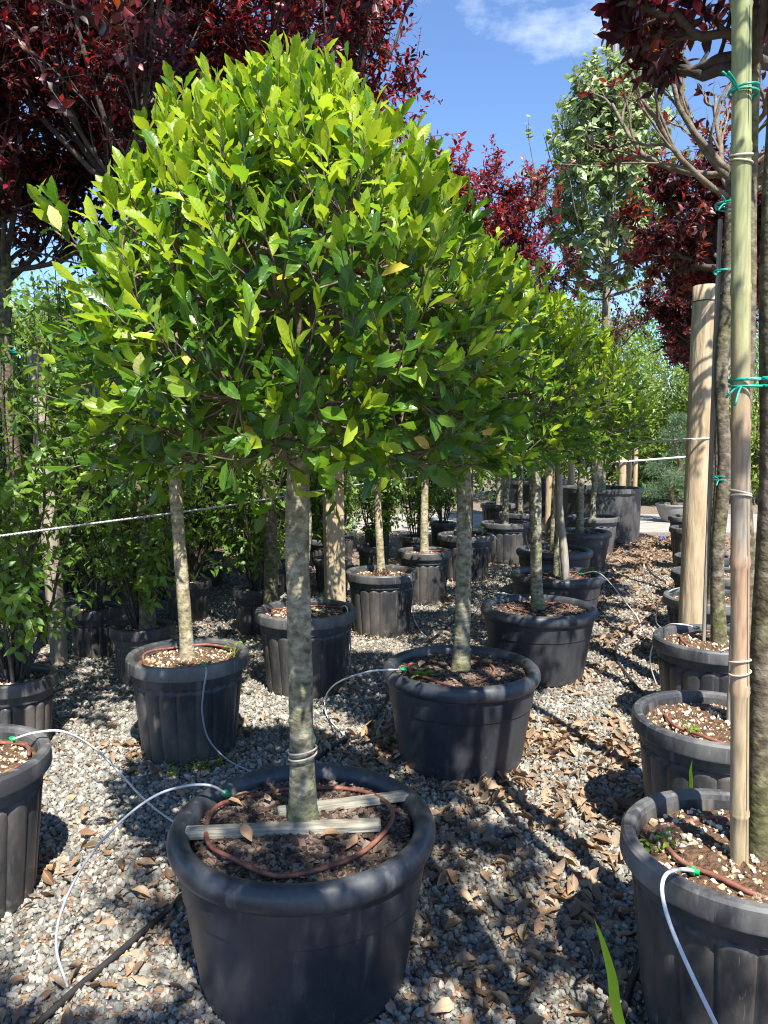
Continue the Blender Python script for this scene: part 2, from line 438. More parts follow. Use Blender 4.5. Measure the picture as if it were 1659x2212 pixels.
# ground sheet: grey grit with brown litter patches
m, nt, N, L, out = new_mat('ground_grit')
tc = N.new('ShaderNodeTexCoord')
v = N.new('ShaderNodeTexVoronoi'); v.inputs['Scale'].default_value = 42
L.new(tc.outputs['Object'], v.inputs['Vector'])
rv = ramp(N, [(0.1, (0.05, 0.052, 0.05)), (0.5, (0.12, 0.12, 0.112)), (0.9, (0.26, 0.25, 0.225))])  # grit colours darkened to stand in for contact shade between the stones
sepc = N.new('ShaderNodeSeparateColor'); L.new(v.outputs['Color'], sepc.inputs[0]); L.new(sepc.outputs[0], rv.inputs['Fac'])
n1 = N.new('ShaderNodeTexNoise'); n1.inputs['Scale'].default_value = 16; n1.inputs['Detail'].default_value = 6
L.new(tc.outputs['Object'], n1.inputs['Vector'])
rl = ramp(N, [(0.44, (0, 0, 0)), (0.54, (1, 1, 1))]); L.new(n1.outputs['Fac'], rl.inputs['Fac'])
n3 = N.new('ShaderNodeTexNoise'); n3.inputs['Scale'].default_value = 30; L.new(tc.outputs['Object'], n3.inputs['Vector'])
rb = ramp(N, [(0.3, (0.14, 0.085, 0.05)), (0.7, (0.36, 0.24, 0.15))]); L.new(n3.outputs['Fac'], rb.inputs['Fac'])
mx = N.new('ShaderNodeMixRGB'); L.new(rl.outputs['Color'], mx.inputs['Fac'])
L.new(rv.outputs['Color'], mx.inputs['Color1']); L.new(rb.outputs['Color'], mx.inputs['Color2'])
b = N.new('ShaderNodeBsdfPrincipled'); b.inputs['Roughness'].default_value = 0.95
L.new(mx.outputs['Color'], b.inputs['Base Color'])
bp = N.new('ShaderNodeBump'); bp.inputs['Strength'].default_value = 1.0; bp.inputs['Distance'].default_value = 0.02; bp.invert = True
L.new(v.outputs['Distance'], bp.inputs['Height']); L.new(bp.outputs['Normal'], b.inputs['Normal'])
L.new(b.outputs['BSDF'], out.inputs['Surface'])
GROUND = m


# ------------------------------------------------------------------ mesh helpers
def np_mesh(name, V, F, mats, midx=None, smooth=False, attrs=None):
    """V (n,3); F (m,k) all faces with k corners"""
    V = np.ascontiguousarray(V, dtype=np.float32)
    F = np.ascontiguousarray(F, dtype=np.int32)
    me = bpy.data.meshes.new(name)
    nf, k = F.shape
    me.vertices.add(len(V))
    me.vertices.foreach_set('co', V.ravel())
    me.loops.add(nf * k)
    me.loops.foreach_set('vertex_index', F.ravel())
    me.polygons.add(nf)
    me.polygons.foreach_set('loop_start', np.arange(0, nf * k, k, dtype=np.int32))
    me.polygons.foreach_set('loop_total', np.full(nf, k, dtype=np.int32))
    for mt in (mats if isinstance(mats, (list, tuple)) else [mats]):
        me.materials.append(mt)
    if midx is not None:
        me.polygons.foreach_set('material_index', np.ascontiguousarray(midx, dtype=np.int32))
    me.polygons.foreach_set('use_smooth', np.full(nf, bool(smooth)))
    if attrs:
        for an, av in attrs.items():
            a = me.attributes.new(an, 'FLOAT', 'POINT')
            a.data.foreach_set('value', np.ascontiguousarray(av, dtype=np.float32))
    me.update()
    return me


def link(name, data, parent=None, loc=None, rot=None):
    o = bpy.data.objects.new(name, data)
    COL.objects.link(o)
    if parent is not None:
        o.parent = parent
    if loc is not None:
        o.location = loc
    if rot is not None:
        o.rotation_euler = rot
    return o


def tag(o, label, cat, group=None, kind=None):
    if label:
        o['label'] = label
    if cat:
        o['category'] = cat
    if group:
        o['group'] = group
    if kind:
        o['kind'] = kind
    return o


def thing(name, label, cat, loc=(0, 0, 0), group=None):
    o = link(name, None, None, loc)
    o.empty_display_size = 0.1
    return tag(o, label, cat, group)


def nrm(a):
    return a / np.maximum(np.linalg.norm(a, axis=-1, keepdims=True), 1e-9)


def tubes(P, R, s=6, cap=True):
    """P (T,n,3) paths, R (T,n) radii -> V, F(quads as 4), lu, lv"""
    P = np.asarray(P, float)
    R = np.asarray(R, float)
    T, n, _ = P.shape
    tan = nrm(np.gradient(P, axis=1))
    main = nrm(P[:, -1] - P[:, 0] + 1e-6)
    ref = np.where(np.abs(main[:, 2:3]) > 0.8, np.array([[1.0, 0.13, 0]]), np.array([[0, 0.1, 1.0]]))
    ref = np.repeat(ref[:, None, :], n, 1)
    a = nrm(np.cross(tan, ref))
    b = np.cross(tan, a)
    th = np.linspace(0, 2 * np.pi, s, endpoint=False)
    ring = (P[:, :, None, :] + R[:, :, None, None] * (np.cos(th)[None, None, :, None] * a[:, :, None, :]
                                                     + np.sin(th)[None, None, :, None] * b[:, :, None, :]))
    V = ring.reshape(-1, 3)
    i = np.arange(n - 1)[:, None] * s
    j = np.arange(s)[None, :]
    j2 = (j + 1) % s
    q = np.stack([i + j, i + j2, i + s + j2, i + s + j], -1).reshape(-1, 4)
    F = (q[None] + (np.arange(T) * n * s)[:, None, None]).reshape(-1, 4)
    seg = np.linalg.norm(np.diff(P, axis=1), axis=2)
    ln = np.concatenate([np.zeros((T, 1)), np.cumsum(seg, 1)], 1)
    lv = np.repeat(ln.reshape(-1), s)
    lu = np.tile(th / (2 * np.pi), T * n)
    return V, F, lu, lv


def smooth_path(pts, n=10):
    """Catmull-Rom through pts"""
    p = np.asarray(pts, float)
    p = np.vstack([2 * p[0] - p[1], p, 2 * p[-1] - p[-2]])
    out = []
    for k in range(1, len(p) - 2):
        t = np.linspace(0, 1, n, endpoint=False)[:, None]
        a, b, c, d = p[k - 1], p[k], p[k + 1], p[k + 2]
        out.append(0.5 * ((2 * b) + (-a + c) * t + (2 * a - 5 * b + 4 * c - d) * t ** 2 + (-a + 3 * b - 3 * c + d) * t ** 3))
    out.append(p[-2][None])
    return np.vstack(out)


def tube_obj(name, pts, r, mat, parent=None, s=8, n=10, closed=False, raw=False):
    P = np.asarray(pts, float) if raw else smooth_path(pts, n)
    if np.isscalar(r):
        R = np.full(len(P), float(r))
    else:
        R = np.interp(np.linspace(0, 1, len(P)), np.linspace(0, 1, len(r)), r)
    if not closed:
        d0, d1 = nrm(P[0] - P[1]), nrm(P[-1] - P[-2])
        P = np.vstack([P[0] + d0 * R[0] * 0.3, P, P[-1] + d1 * R[-1] * 0.3])
        R = np.concatenate([[R[0] * 0.05], R, [R[-1] * 0.05]])
    V, F, lu, lv = tubes(P[None], R[None], s)
    me = np_mesh(name, V, F, mat, smooth=True, attrs={'lu': lu, 'lv': lv})
    return link(name, me, parent)


def box_mesh(name, sx, sy, sz, mat, bevel=0.003, rng=None, jit=0.0):
    """box centred in x,y, base at z=0, with chamfered edges"""
    import bmesh
    bm = bmesh.new()
    bmesh.ops.create_cube(bm, size=1)
    for v in bm.verts:
        v.co.x *= sx; v.co.y *= sy; v.co.z = (v.co.z + 0.5) * sz
    if max(sx, sy, sz) > 0.3:
        pass
    bmesh.ops.bevel(bm, geom=list(bm.edges), offset=bevel, segments=1, affect='EDGES')
    if rng is not None:
        for v in bm.verts:
            v.co.x += rng.uniform(-jit, jit); v.co.y += rng.uniform(-jit, jit); v.co.z += rng.uniform(-jit, jit)
    me = bpy.data.meshes.new(name)
    bm.to_mesh(me); bm.free()
    me.materials.append(mat)
    return me


def lathe(name, prof, mat, n=96, rfun=None, smooth=True, sharp=26):
    """prof list of (r,z); rfun(r,z,theta,rowindex) -> r"""
    th = np.linspace(0, 2 * np.pi, n, endpoint=False)
    rows = []
    for k, (r, z) in enumerate(prof):
        rr = np.full(n, float(r)) if rfun is None else rfun(r, z, th, k)
        rows.append(np.stack([rr * np.cos(th), rr * np.sin(th), np.full(n, float(z))], -1))
    V = np.concatenate(rows)
    m_ = len(prof)
    i = np.arange(m_ - 1)[:, None] * n
    j = np.arange(n)[None, :]
    j2 = (j + 1) % n
    F = np.stack([i + j, i + j2, i + n + j2, i + n + j], -1).reshape(-1, 4)
    me = np_mesh(name, V, F, mat, smooth=smooth)
    if sharp:
        me.set_sharp_from_angle(angle=math.radians(sharp))
    return me


# ------------------------------------------------------------------ leaves
def leaf_template(rows, fold=0.25, curl=0.15, wave=0.0):
    """rows: list of (y, halfwidth) between base (0) and tip (1) -> V, F(tri), lu, lv"""
    V = [(0, 0, 0)]; lu = [0]; lv = [0]
    for k, (y, w) in enumerate(rows):
        zc = -curl * y * y
        wv = wave * (1 if k % 2 else -1)
        V += [(-w, y, zc + fold * w + wv), (0, y, zc), (w, y, zc + fold * w + wv)]
        lu += [-1, 0, 1]; lv += [y] * 3
    V.append((0, 1, -curl)); lu.append(0); lv.append(1)
    F = [(0, 2, 1), (0, 3, 2)]
    for k in range(len(rows) - 1):
        a = 1 + 3 * k
        F += [(a, a + 1, a + 4), (a, a + 4, a + 3), (a + 1, a + 2, a + 5), (a + 1, a + 5, a + 4)]
    a = 1 + 3 * (len(rows) - 1)
    t = len(V) - 1
    F += [(a, a + 1, t), (a + 1, a + 2, t)]
    return np.array(V, float), np.array(F, int), np.array(lu, float), np.array(lv, float)


HR = [(0.10, 0.03), (0.22, 0.13), (0.36, 0.19), (0.50, 0.235), (0.60, 0.205), (0.72, 0.215), (0.80, 0.145), (0.90, 0.085)]
HN = [(0.10, 0.03), (0.24, 0.11), (0.40, 0.165), (0.55, 0.18), (0.66, 0.15), (0.78, 0.14), (0.88, 0.08)]
T_HOLLY = [leaf_template(HR, 0.30, 0.16, 0.010), leaf_template(HR, 0.55, -0.12, 0.014), leaf_template(HN, 0.40, 0.34, 0.008), leaf_template(HN, 0.25, 0.05, 0.016)]
T_HOLLY_LO = [leaf_template([(0.16, 0.10), (0.42, 0.22), (0.70, 0.20)], 0.32, 0.15), leaf_template([(0.2, 0.10), (0.5, 0.18), (0.78, 0.13)], 0.5, -0.1)]
T_OVAL = leaf_template([(0.14, 0.09), (0.34, 0.20), (0.56, 0.22), (0.78, 0.13)], 0.22, 0.2)
T_SHRUB = [leaf_template([(0.14, 0.10), (0.36, 0.215), (0.60, 0.20), (0.82, 0.09)], 0.2, 0.22), leaf_template([(0.2, 0.13), (0.5, 0.21), (0.78, 0.12)], 0.35, 0.1)]
T_LANCE = leaf_template([(0.18, 0.10), (0.45, 0.17), (0.72, 0.12)], 0.2, 0.25)
T_HEART = leaf_template([(-0.05, 0.30), (0.18, 0.46), (0.45, 0.40), (0.75, 0.18)], 0.15, 0.15)
T_TINY = leaf_template([(0.5, 0.24)], 0.2, 0.15)
T_DRY = [leaf_template([(0.12, 0.07), (0.3, 0.19), (0.5, 0.23), (0.72, 0.17), (0.88, 0.07)], f, c, w)
         for f, c, w in ((0.8, -0.35, 0.015), (-0.6, 0.35, 0.02), (1.3, -0.18, 0.012), (0.5, 0.45, 0.025))]


def scatter(tmpl, pos, fwd, nor, size, wscale=1.0):
    V, F, lu, lv = tmpl
    f = nrm(fwd)
    n = nor - (nor * f).sum(-1, keepdims=True) * f
    bad = np.linalg.norm(n, axis=-1) < 1e-3
    n[bad] = np.array([0.3, 0.5, 0.8])
    n = nrm(n)
    x = np.cross(f, n)
    s = size[:, None, None]
    W = (pos[:, None, :] + s * (V[None, :, 0:1] * wscale * x[:, None, :] + V[None, :, 1:2] * f[:, None, :] + V[None, :, 2:3] * n[:, None, :]))
    k = len(V)
    FF = (F[None] + (np.arange(len(pos)) * k)[:, None, None]).reshape(-1, 3)
    return W.reshape(-1, 3), FF, np.tile(lu, len(pos)), np.tile(lv, len(pos))


def unit_leaf(tmpl, mat, _cache={}):
    key = (id(tmpl[0]), mat.name)
    if key not in _cache:
        V, F, lu, lv = tmpl
        _cache[key] = np_mesh('leaf', V, F, mat, smooth=True, attrs={'lu': lu, 'lv': lv})
    return _cache[key]


def leaf_matrix(p, f, n, s):
    f = f / np.linalg.norm(f)
    n = n - n.dot(f) * f
    if np.linalg.norm(n) < 1e-3:
        n = np.array([0.3, 0.5, 0.8]) - np.array([0.3, 0.5, 0.8]).dot(f) * f
    n = n / np.linalg.norm(n)
    x = np.cross(f, n)
    return Matrix(((x[0] * s, f[0] * s, n[0] * s, p[0]), (x[1] * s, f[1] * s, n[1] * s, p[1]),
                   (x[2] * s, f[2] * s, n[2] * s, p[2]), (0, 0, 0, 1)))


LEAF_TOTAL = [0]


def foliage(name, parent, origin, tmpl, pos, fwd, nor, size, mi, mats, n_ind, hi=None):
    """one stuff mesh for the mass of leaves plus n_ind single leaf objects, the ones showing largest"""
    pos = np.asarray(pos)
    n = len(pos)
    ind = np.zeros(n, bool)
    if n_ind:
        W = pos + np.asarray(origin)[None]
        pr = project(W)
        inside = (pr[:, 0] > 4) & (pr[:, 0] < 1655) & (pr[:, 1] > 4) & (pr[:, 1] < 2208) & (pr[:, 2] > 0.3)
        score = np.where(inside, size / pr[:, 2], 0)
        # nearest of each small patch of the picture first
        cell = (pr[:, 0] // 14).astype(int) * 10000 + (pr[:, 1] // 14).astype(int)
        order = np.argsort(pr[:, 2])
        seen = set(); pick = []
        for k in order:
            if inside[k] and cell[k] not in seen:
                seen.add(cell[k]); pick.append(k)
        pick = sorted(pick, key=lambda k: -score[k])[:n_ind]
        ind[pick] = True
    rest = ~ind
    tl = tmpl if isinstance(tmpl, list) else [tmpl]
    var = (np.arange(n) * 7919 % 101) % len(tl)
    Vs_, Fs_, Ms_, A_, B_, o_ = [], [], [], [], [], 0
    for q, tq in enumerate(tl):
        m_ = rest & (var == q)
        V, F, lu, lv = scatter(tq, pos[m_], fwd[m_], nor[m_], size[m_])
        Vs_.append(V); Fs_.append(F + o_); o_ += len(V); Ms_.append(np.repeat(mi[m_], len(tq[1]))); A_.append(lu); B_.append(lv)
    me = np_mesh(name, np.concatenate(Vs_), np.concatenate(Fs_), mats, np.concatenate(Ms_), True, {'lu': np.concatenate(A_), 'lv': np.concatenate(B_)})
    crown = link(name, me, parent)
    crown['kind'] = 'stuff'
    for k in np.nonzero(ind)[0]:
        o = bpy.data.objects.new('leaf', unit_leaf(tl[var[k]], mats[mi[k]]))
        COL.objects.link(o)
        o.parent = crown
        o.matrix_basis = leaf_matrix(pos[k], fwd[k], nor[k], size[k])
    LEAF_TOTAL[0] += n
    return crown


def shoot_leaves(rng, tip, d, ln, k, size, el0=15, el1=65, jit=0.25, start=0.0):
    """k spiral leaves on each shoot; returns pos, fwd, nor, size arrays and position along shoot"""
    T = len(tip)
    d = nrm(d)
    ref = np.where(np.abs(d[:, 2:3]) > 0.8, np.array([[1.0, 0.1, 0]]), np.array([[0, 0, 1.0]]))
    a = nrm(np.cross(d, ref)); b = np.cross(d, a)
    t = (np.arange(k) + 0.5) / k
    t = start + (1 - start) * t
    ang = rng.uniform(0, 6.28, (T, 1)) + np.arange(k)[None] * 2.4 + rng.normal(0, 0.3, (T, k))
    el = np.radians(el0 + (el1 - el0) * t)[None] + rng.normal(0, jit, (T, k))
    rad = np.cos(ang)[..., None] * a[:, None] + np.sin(ang)[..., None] * b[:, None]
    f = np.cos(el)[..., None] * rad + np.sin(el)[..., None] * d[:, None]
    n = np.cos(el)[..., None] * d[:, None] - np.sin(el)[..., None] * rad
    n = n + rng.normal(0, 0.18, n.shape)
    p = tip[:, None] + d[:, None] * (ln[:, None] * t[None])[..., None]
    s = size * rng.uniform(0.55, 1.2, (T, k)) * (1 - 0.25 * t[None] ** 3)
    tt = np.repeat(t[None], T, 0)
    return p.reshape(-1, 3), f.reshape(-1, 3), n.reshape(-1, 3), s.reshape(-1), tt.reshape(-1)


def bez(P0, P1, P2, n, rng=None, jit=0.0):
    t = np.linspace(0, 1, n)[None, :, None]
    P = (1 - t) ** 2 * P0[:, None] + 2 * t * (1 - t) * P1[:, None] + t ** 2 * P2[:, None]
    if rng is not None and jit:
        w = np.sin(np.pi * t)
        P = P + rng.normal(0, 1, P.shape) * jit * w
    return P


def taper(r0, r1, n):
    r0 = np.asarray(r0, float); r1 = np.asarray(r1, float)
    t = np.linspace(0, 1, n)[None]
    return r0[:, None] * (1 - t) + r1[:, None] * t


# ------------------------------------------------------------------ pots
def arch_flutes(npan, depth, zb, zt):
    def f(r, z, th, k):
        u = (th * npan / (2 * np.pi)) % 1.0 - 0.5
        c = np.cos(np.pi * u)                       # 1 in a panel's middle, 0 at its joints
        if z > zt or z < 0.0:
            return np.full(len(th), r)
        top = zt - 0.045 * (1 - np.sqrt(np.clip(c, 0, 1)))
        inside = np.clip((top - z) / 0.012, 0, 1)
        return r - depth * 0.9 + depth * inside * (0.25 + 0.75 * np.sqrt(np.clip(c, 0, 1)))
    return f


_pots = {}


def pot_meshes(kind, R, H):
    key = (kind, round(R, 3), round(H, 3))
    if key in _pots:
        return _pots[key]
    if kind in ('smooth',):
        Rb = R * 0.765
        rim_in = R - 0.062
        zr = H - 0.075
        body_r = lambda z: Rb + (R - 0.028 - Rb) * (z / zr) ** 0.9
        prof = [(0.01, 0.012), (Rb - 0.03, 0.012), (Rb - 0.012, 0.003), (Rb, 0.014)]
        for z in np.linspace(0.05, zr * 0.70, 6):
            prof.append((body_r(z), z))
        prof += [(body_r(zr * 0.74), zr * 0.74), (body_r(zr * 0.748) + 0.004, zr * 0.748), (body_r(zr * 0.85) + 0.004, zr * 0.85),
                 (body_r(zr) + 0.002, zr), (body_r(zr) - 0.004, H - 0.03), (rim_in, H - 0.03), (rim_in - 0.012, H - 0.09), (rim_in - 0.03, H - 0.16)]
        body = lathe('pot', prof, POT_SMOOTH, 96)
        rp = []
        for a in np.linspace(-1.9, 2.6, 15):
            # rolled lip, flattened section
            rp.append((R - 0.034 + 0.034 * math.cos(a) * (1.0 if math.cos(a) > 0 else 0.9), H - 0.040 + 0.040 * math.sin(a)))
        rp.append((rim_in - 0.002, H - 0.028))
        rp.append((rim_in - 0.003, H - 0.06))
        rim = lathe('rim', rp, RIM_SMOOTH, 96)
    elif kind == 'tub':
        Rb = R * 0.93
        prof = [(0.01, 0.03), (Rb - 0.08, 0.03), (Rb - 0.06, 0.0), (Rb - 0.02, 0.0), (Rb, 0.03)]
        for z in np.linspace(0.08, H - 0.06, 8):
            prof.append((Rb + (R - 0.03 - Rb) * z / H, z))
        prof += [(R - 0.03, H - 0.02), (R - 0.05, H - 0.02), (R - 0.06, H - 0.2)]
        body = lathe('pot', prof, POT_FLUTED, 96, lambda r, z, th, k: r + 0.006 * np.sign(np.sin(th * 14)) * (1 if 0.05 < z < H - 0.1 else 0))
        rim = lathe('rim', [(R - 0.032, H - 0.075), (R - 0.004, H - 0.072), (R, H - 0.06), (R - 0.003, H - 0.004), (R - 0.012, H), (R - 0.045, H - 0.002), (R - 0.05, H - 0.03)], RIM_FLUTED, 96)
    elif kind == 'bowl':
        prof = [(0.01, 0.03), (R * 0.5, 0.0), (R * 0.6, 0.02), (R * 0.8, H * 0.35), (R * 0.93, H * 0.7), (R, H - 0.02), (R, H), (R - 0.03, H), (R - 0.05, H - 0.08)]
        body = lathe('pot', prof, BOWL, 48)
        rim = lathe('rim', [(R - 0.004, H - 0.03), (R + 0.012, H - 0.025), (R + 0.012, H + 0.004), (R - 0.035, H + 0.004), (R - 0.037, H - 0.02)], BOWL, 48)
    else:                                    # fluted
        Rb = R * 0.76
        mat = POT_PALE if kind == 'pale' else POT_FLUTED
        zr = H - 0.062
        zf = zr - 0.055
        rr = lambda z: Rb + (R - 0.022 - Rb) * (z / H)
        prof = [(0.01, 0.014), (Rb - 0.03, 0.014), (Rb - 0.014, 0.002), (Rb - 0.004, 0.006)]
        for z in np.linspace(0.03, zf - 0.06, 5):
            prof.append((rr(z), z))
        for z in np.linspace(zf - 0.05, zf, 7):
            prof.append((rr(z), z))
        prof += [(rr(zf) + 0.003, zf + 0.003), (rr(zr), zr), (rr(zr) - 0.006, H - 0.02), (R - 0.045, H - 0.02), (R - 0.052, H - 0.08), (R - 0.06, H - 0.14)]
        body = lathe('pot', prof, mat, 144, arch_flutes(18, 0.015, 0.0, zf), True, 40)
        rim = lathe('rim', [(R - 0.026, H - 0.064), (R - 0.003, H - 0.066), (R, H - 0.058), (R - 0.003, H - 0.010), (R - 0.010, H - 0.001),
                            (R - 0.030, H), (R - 0.040, H - 0.006), (R - 0.046, H - 0.03), (R - 0.048, H - 0.05)],
                    POT_PALE if kind == 'pale' else RIM_FLUTED, 96)
    _pots[key] = (body, rim)
    return _pots[key]


def soil_mesh(rng, r, mat, amp=0.012, mound=0.015):
    n, m_ = 40, 10
    rows = []
    th = np.linspace(0, 2 * np.pi, n, endpoint=False)
    for k in range(1, m_ + 1):
        q = k / m_
        z = mound * (1 - q * q) + rng.normal(0, amp * 0.5, n)
        rows.append(np.stack([r * q * np.cos(th), r * q * np.sin(th), z], -1))
    V = np.concatenate([np.array([[0, 0, mound]])] + rows)
    F = []
    for j in range(n):
        F.append((0, 1 + j, 1 + (j + 1) % n, 1 + (j + 1) % n))
    F = [(0, 1 + j, 1 + (j + 1) % n) for j in range(n)]
    for k in range(m_ - 1):
        a = 1 + k * n
        for j in range(n):
            j2 = (j + 1) % n
            F += [(a + j, a + n + j, a + n + j2), (a + j, a + n + j2, a + j2)]
    return np_mesh('soil', V, np.array(F), mat, smooth=True)


ICO_V = None


def ico():
    global ICO_V, ICO_F
    p = (1 + 5 ** 0.5) / 2
    ICO_V = nrm(np.array([(-1, p, 0), (1, p, 0), (-1, -p, 0), (1, -p, 0), (0, -1, p), (0, 1, p), (0, -1, -p), (0, 1, -p),
                          (p, 0, -1), (p, 0, 1), (-p, 0, -1), (-p, 0, 1)], float))
    ICO_F = np.array([(0, 11, 5), (0, 5, 1), (0, 1, 7), (0, 7, 10), (0, 10, 11), (1, 5, 9), (5, 11, 4), (11, 10, 2), (10, 7, 6), (7, 1, 8),
                      (3, 9, 4), (3, 4, 2), (3, 2, 6), (3, 6, 8), (3, 8, 9), (4, 9, 5), (2, 4, 11), (6, 2, 10), (8, 6, 7), (9, 8, 1)])


ico()
OCT_V = np.array([(1, 0, 0), (0, 1, 0), (-1, 0, 0), (0, -1, 0), (0, 0, 1), (0, 0, -1)], float)
OCT_F = np.array([(0, 1, 4), (1, 2, 4), (2, 3, 4), (3, 0, 4), (1, 0, 5), (2, 1, 5), (3, 2, 5), (0, 3, 5)])


def rot_mats(rng, n, tilt=0.6):
    q = rng.normal(0, 1, (n, 4)); q[:, 0] += tilt
    q = nrm(q)
    w, x, y, z = q.T
    return np.stack([np.stack([1 - 2 * (y * y + z * z), 2 * (x * y - z * w), 2 * (x * z + y * w)], -1),
                     np.stack([2 * (x * y + z * w), 1 - 2 * (x * x + z * z), 2 * (y * z - x * w)], -1),
                     np.stack([2 * (x * z - y * w), 2 * (y * z + x * w), 1 - 2 * (x * x + y * y)], -1)], 1)


def pebbles(rng, pos, size, base=(None, None), flat=(0.55, 0.95), jit=0.22):
    Vb, Fb = base
    n = len(pos)
    k = len(Vb)
    sc = np.stack([rng.uniform(0.8, 1.25, n), rng.uniform(0.65, 1.0, n), rng.uniform(*flat, n)], -1)
    V = Vb[None] * (1 + rng.normal(0, jit, (n, k, 1)))
    V = V * sc[:, None] * size[:, None, None]
    M = rot_mats(rng, n, 0.3)
    V = np.einsum('nij,nkj->nki', M, V) + pos[:, None]
    F = (Fb[None] + (np.arange(n) * k)[:, None, None]).reshape(-1, 3)
    return V.reshape(-1, 3), F


BOX8_V = np.array([(x, y, z) for z in (-.5, .5) for y in (-.5, .5) for x in (-.5, .5)], float)
BOX8_F = np.array([(0, 2, 3), (0, 3, 1), (4, 5, 7), (4, 7, 6), (0, 1, 5), (0, 5, 4), (2, 6, 7), (2, 7, 3), (0, 4, 6), (0, 6, 2), (1, 3, 7), (1, 7, 5)])


def chips(rng, pos, size):
    n = len(pos)
    sc = np.stack([rng.uniform(0.5, 1.2, n), rng.uniform(0.25, 0.6, n), rng.uniform(0.08, 0.25, n)], -1) * size[:, None]
    V = BOX8_V[None] * sc[:, None] * (1 + rng.normal(0, 0.18, (n, 8, 3)))
    a = rng.uniform(0, 6.28, n); t = rng.normal(0, 0.35, n); u = rng.normal(0, 0.35, n)
    ca, sa = np.cos(a), np.sin(a)
    X = np.stack([ca, sa, t], -1); X = nrm(X)
    Y = nrm(np.stack([-sa, ca, u], -1)); Z = nrm(np.cross(X, Y)); Y = np.cross(Z, X)
    M = np.stack([X, Y, Z], -1)
    V = np.einsum('nij,nkj->nki', M, V) + pos[:, None]
    F = (BOX8_F[None] + (np.arange(n) * 8)[:, None, None]).reshape(-1, 3)
    return V.reshape(-1, 3), F


def disc_points(rng, n, r, hole=0.03):
    q = np.sqrt(rng.uniform((hole / r) ** 2, 1, n)) * r
    a = rng.uniform(0, 6.28, n)
    return np.stack([q * np.cos(a), q * np.sin(a)], -1)


_cover = {}


def add_pot(parent, kind, R, H, soil, seed, n_cover, soil_drop=0.05, label=None):
    rng = np.random.default_rng(seed)
    body, rim = pot_meshes(kind, R, H)
    p = link('pot', body, parent)
    rz = rng.uniform(0, 0.3)
    p.rotation_euler = (0, 0, rz)
    link('rim', rim, p)
    rs = {'smooth': R - 0.07, 'tub': R - 0.055, 'bowl': R - 0.045}.get(kind, R - 0.052)
    n_cover = n_cover * 2 if soil == 'mulch' else int(n_cover * 0.55)
    key = (kind, round(R, 2), soil, n_cover, seed % 4)
    if key not in _cover:
        sm = soil_mesh(rng, rs, SOIL_MULCH if soil == 'mulch' else SOIL_BROWN)
        xy = disc_points(rng, n_cover, rs - 0.012)
        rr = np.hypot(xy[:, 0], xy[:, 1]) / rs
        z = 0.015 * (1 - rr ** 2)
        if soil == 'mulch':
            V, F = chips(rng, np.column_stack([xy, z + rng.uniform(0.0, 0.012, n_cover)]), rng.uniform(0.010, 0.034, n_cover))
            cm = np_mesh('mulch', V, F, CHIP)
        else:
            V, F = pebbles(rng, np.column_stack([xy, z + rng.uniform(-0.002, 0.006, n_cover)]), 0.0028 + 0.0095 * rng.uniform(0, 1, n_cover) ** 2.2, (ICO_V, ICO_F) if n_cover < 700 else (OCT_V, OCT_F))
            cm = np_mesh('pumice', V, F, PUMICE)
        _cover[key] = (sm, cm)
    sm, cm = _cover[key]
    s = link('soil', sm, parent, (0, 0, H - soil_drop))
    c = link('mulch' if soil == 'mulch' else 'pumice', cm, s)
    c['kind'] = 'stuff'
    return p


def trunk(parent, name, pts, r0, r1, mat, seed, sides=16, n=10, knots=0.06, flare=1.35):
    rng = np.random.default_rng(seed)
    P = smooth_path(pts, n)
    m_ = len(P)
    t = np.linspace(0, 1, m_)
    R = r0 + (r1 - r0) * t
    sm = np.convolve(rng.normal(0, 1, m_ + 8), np.ones(5) / 5, 'same')[4:-4]
    R = R * (1 + (flare - 1) * np.exp(-t * 22)) * (1 + knots * 0.6 * sm)
    V, F, lu, lv = tubes(P[None], R[None], sides)
    V = V.reshape(m_, sides, 3)
    nz_ = rng.normal(0, 1, (m_, sides, 1))
    nz_ = (nz_ + np.roll(nz_, 1, 0) + np.roll(nz_, -1, 0) + np.roll(nz_, 2, 0)) / 4 + (np.roll(nz_, 1, 1)) * 0.15
    kn = np.zeros((m_, sides, 1))
    for _ in range(int(m_ * knots * 2.5)):
        kn[rng.integers(2, m_ - 1), rng.integers(0, sides)] += rng.uniform(0.08, 0.2)
    V = P[:, None] + (V - P[:, None]) * (1 + knots * 0.5 * nz_ + kn)
    me = np_mesh(name, V.reshape(-1, 3), F, mat, smooth=True, attrs={'lu': lu, 'lv': lv})
    return link(name, me, parent)


# ------------------------------------------------------------------ ground, road, gravel
def sheet(name, x0, x1, y0, y1, z, mat, nx=1, ny=1):
    xs, ys = np.linspace(x0, x1, nx + 1), np.linspace(y0, y1, ny + 1)
    X, Y = np.meshgrid(xs, ys)
    V = np.stack([X.ravel(), Y.ravel(), np.full(X.size, z)], -1)
    i = np.arange(ny)[:, None] * (nx + 1); j = np.arange(nx)[None]
    F = np.stack([i + j, i + j + 1, i + nx + 2 + j, i + nx + 1 + j], -1).reshape(-1, 4)
    return link(name, np_mesh(name, V, F, mat))


g = sheet('ground', -220, 220, -40, 420, 0.0, GROUND, 4, 4)
g['kind'] = 'structure'
rd = sheet('road', -30, 40, 13.2, 16.6, 0.006, CONCRETE, 10, 1)
rd['kind'] = 'structure'

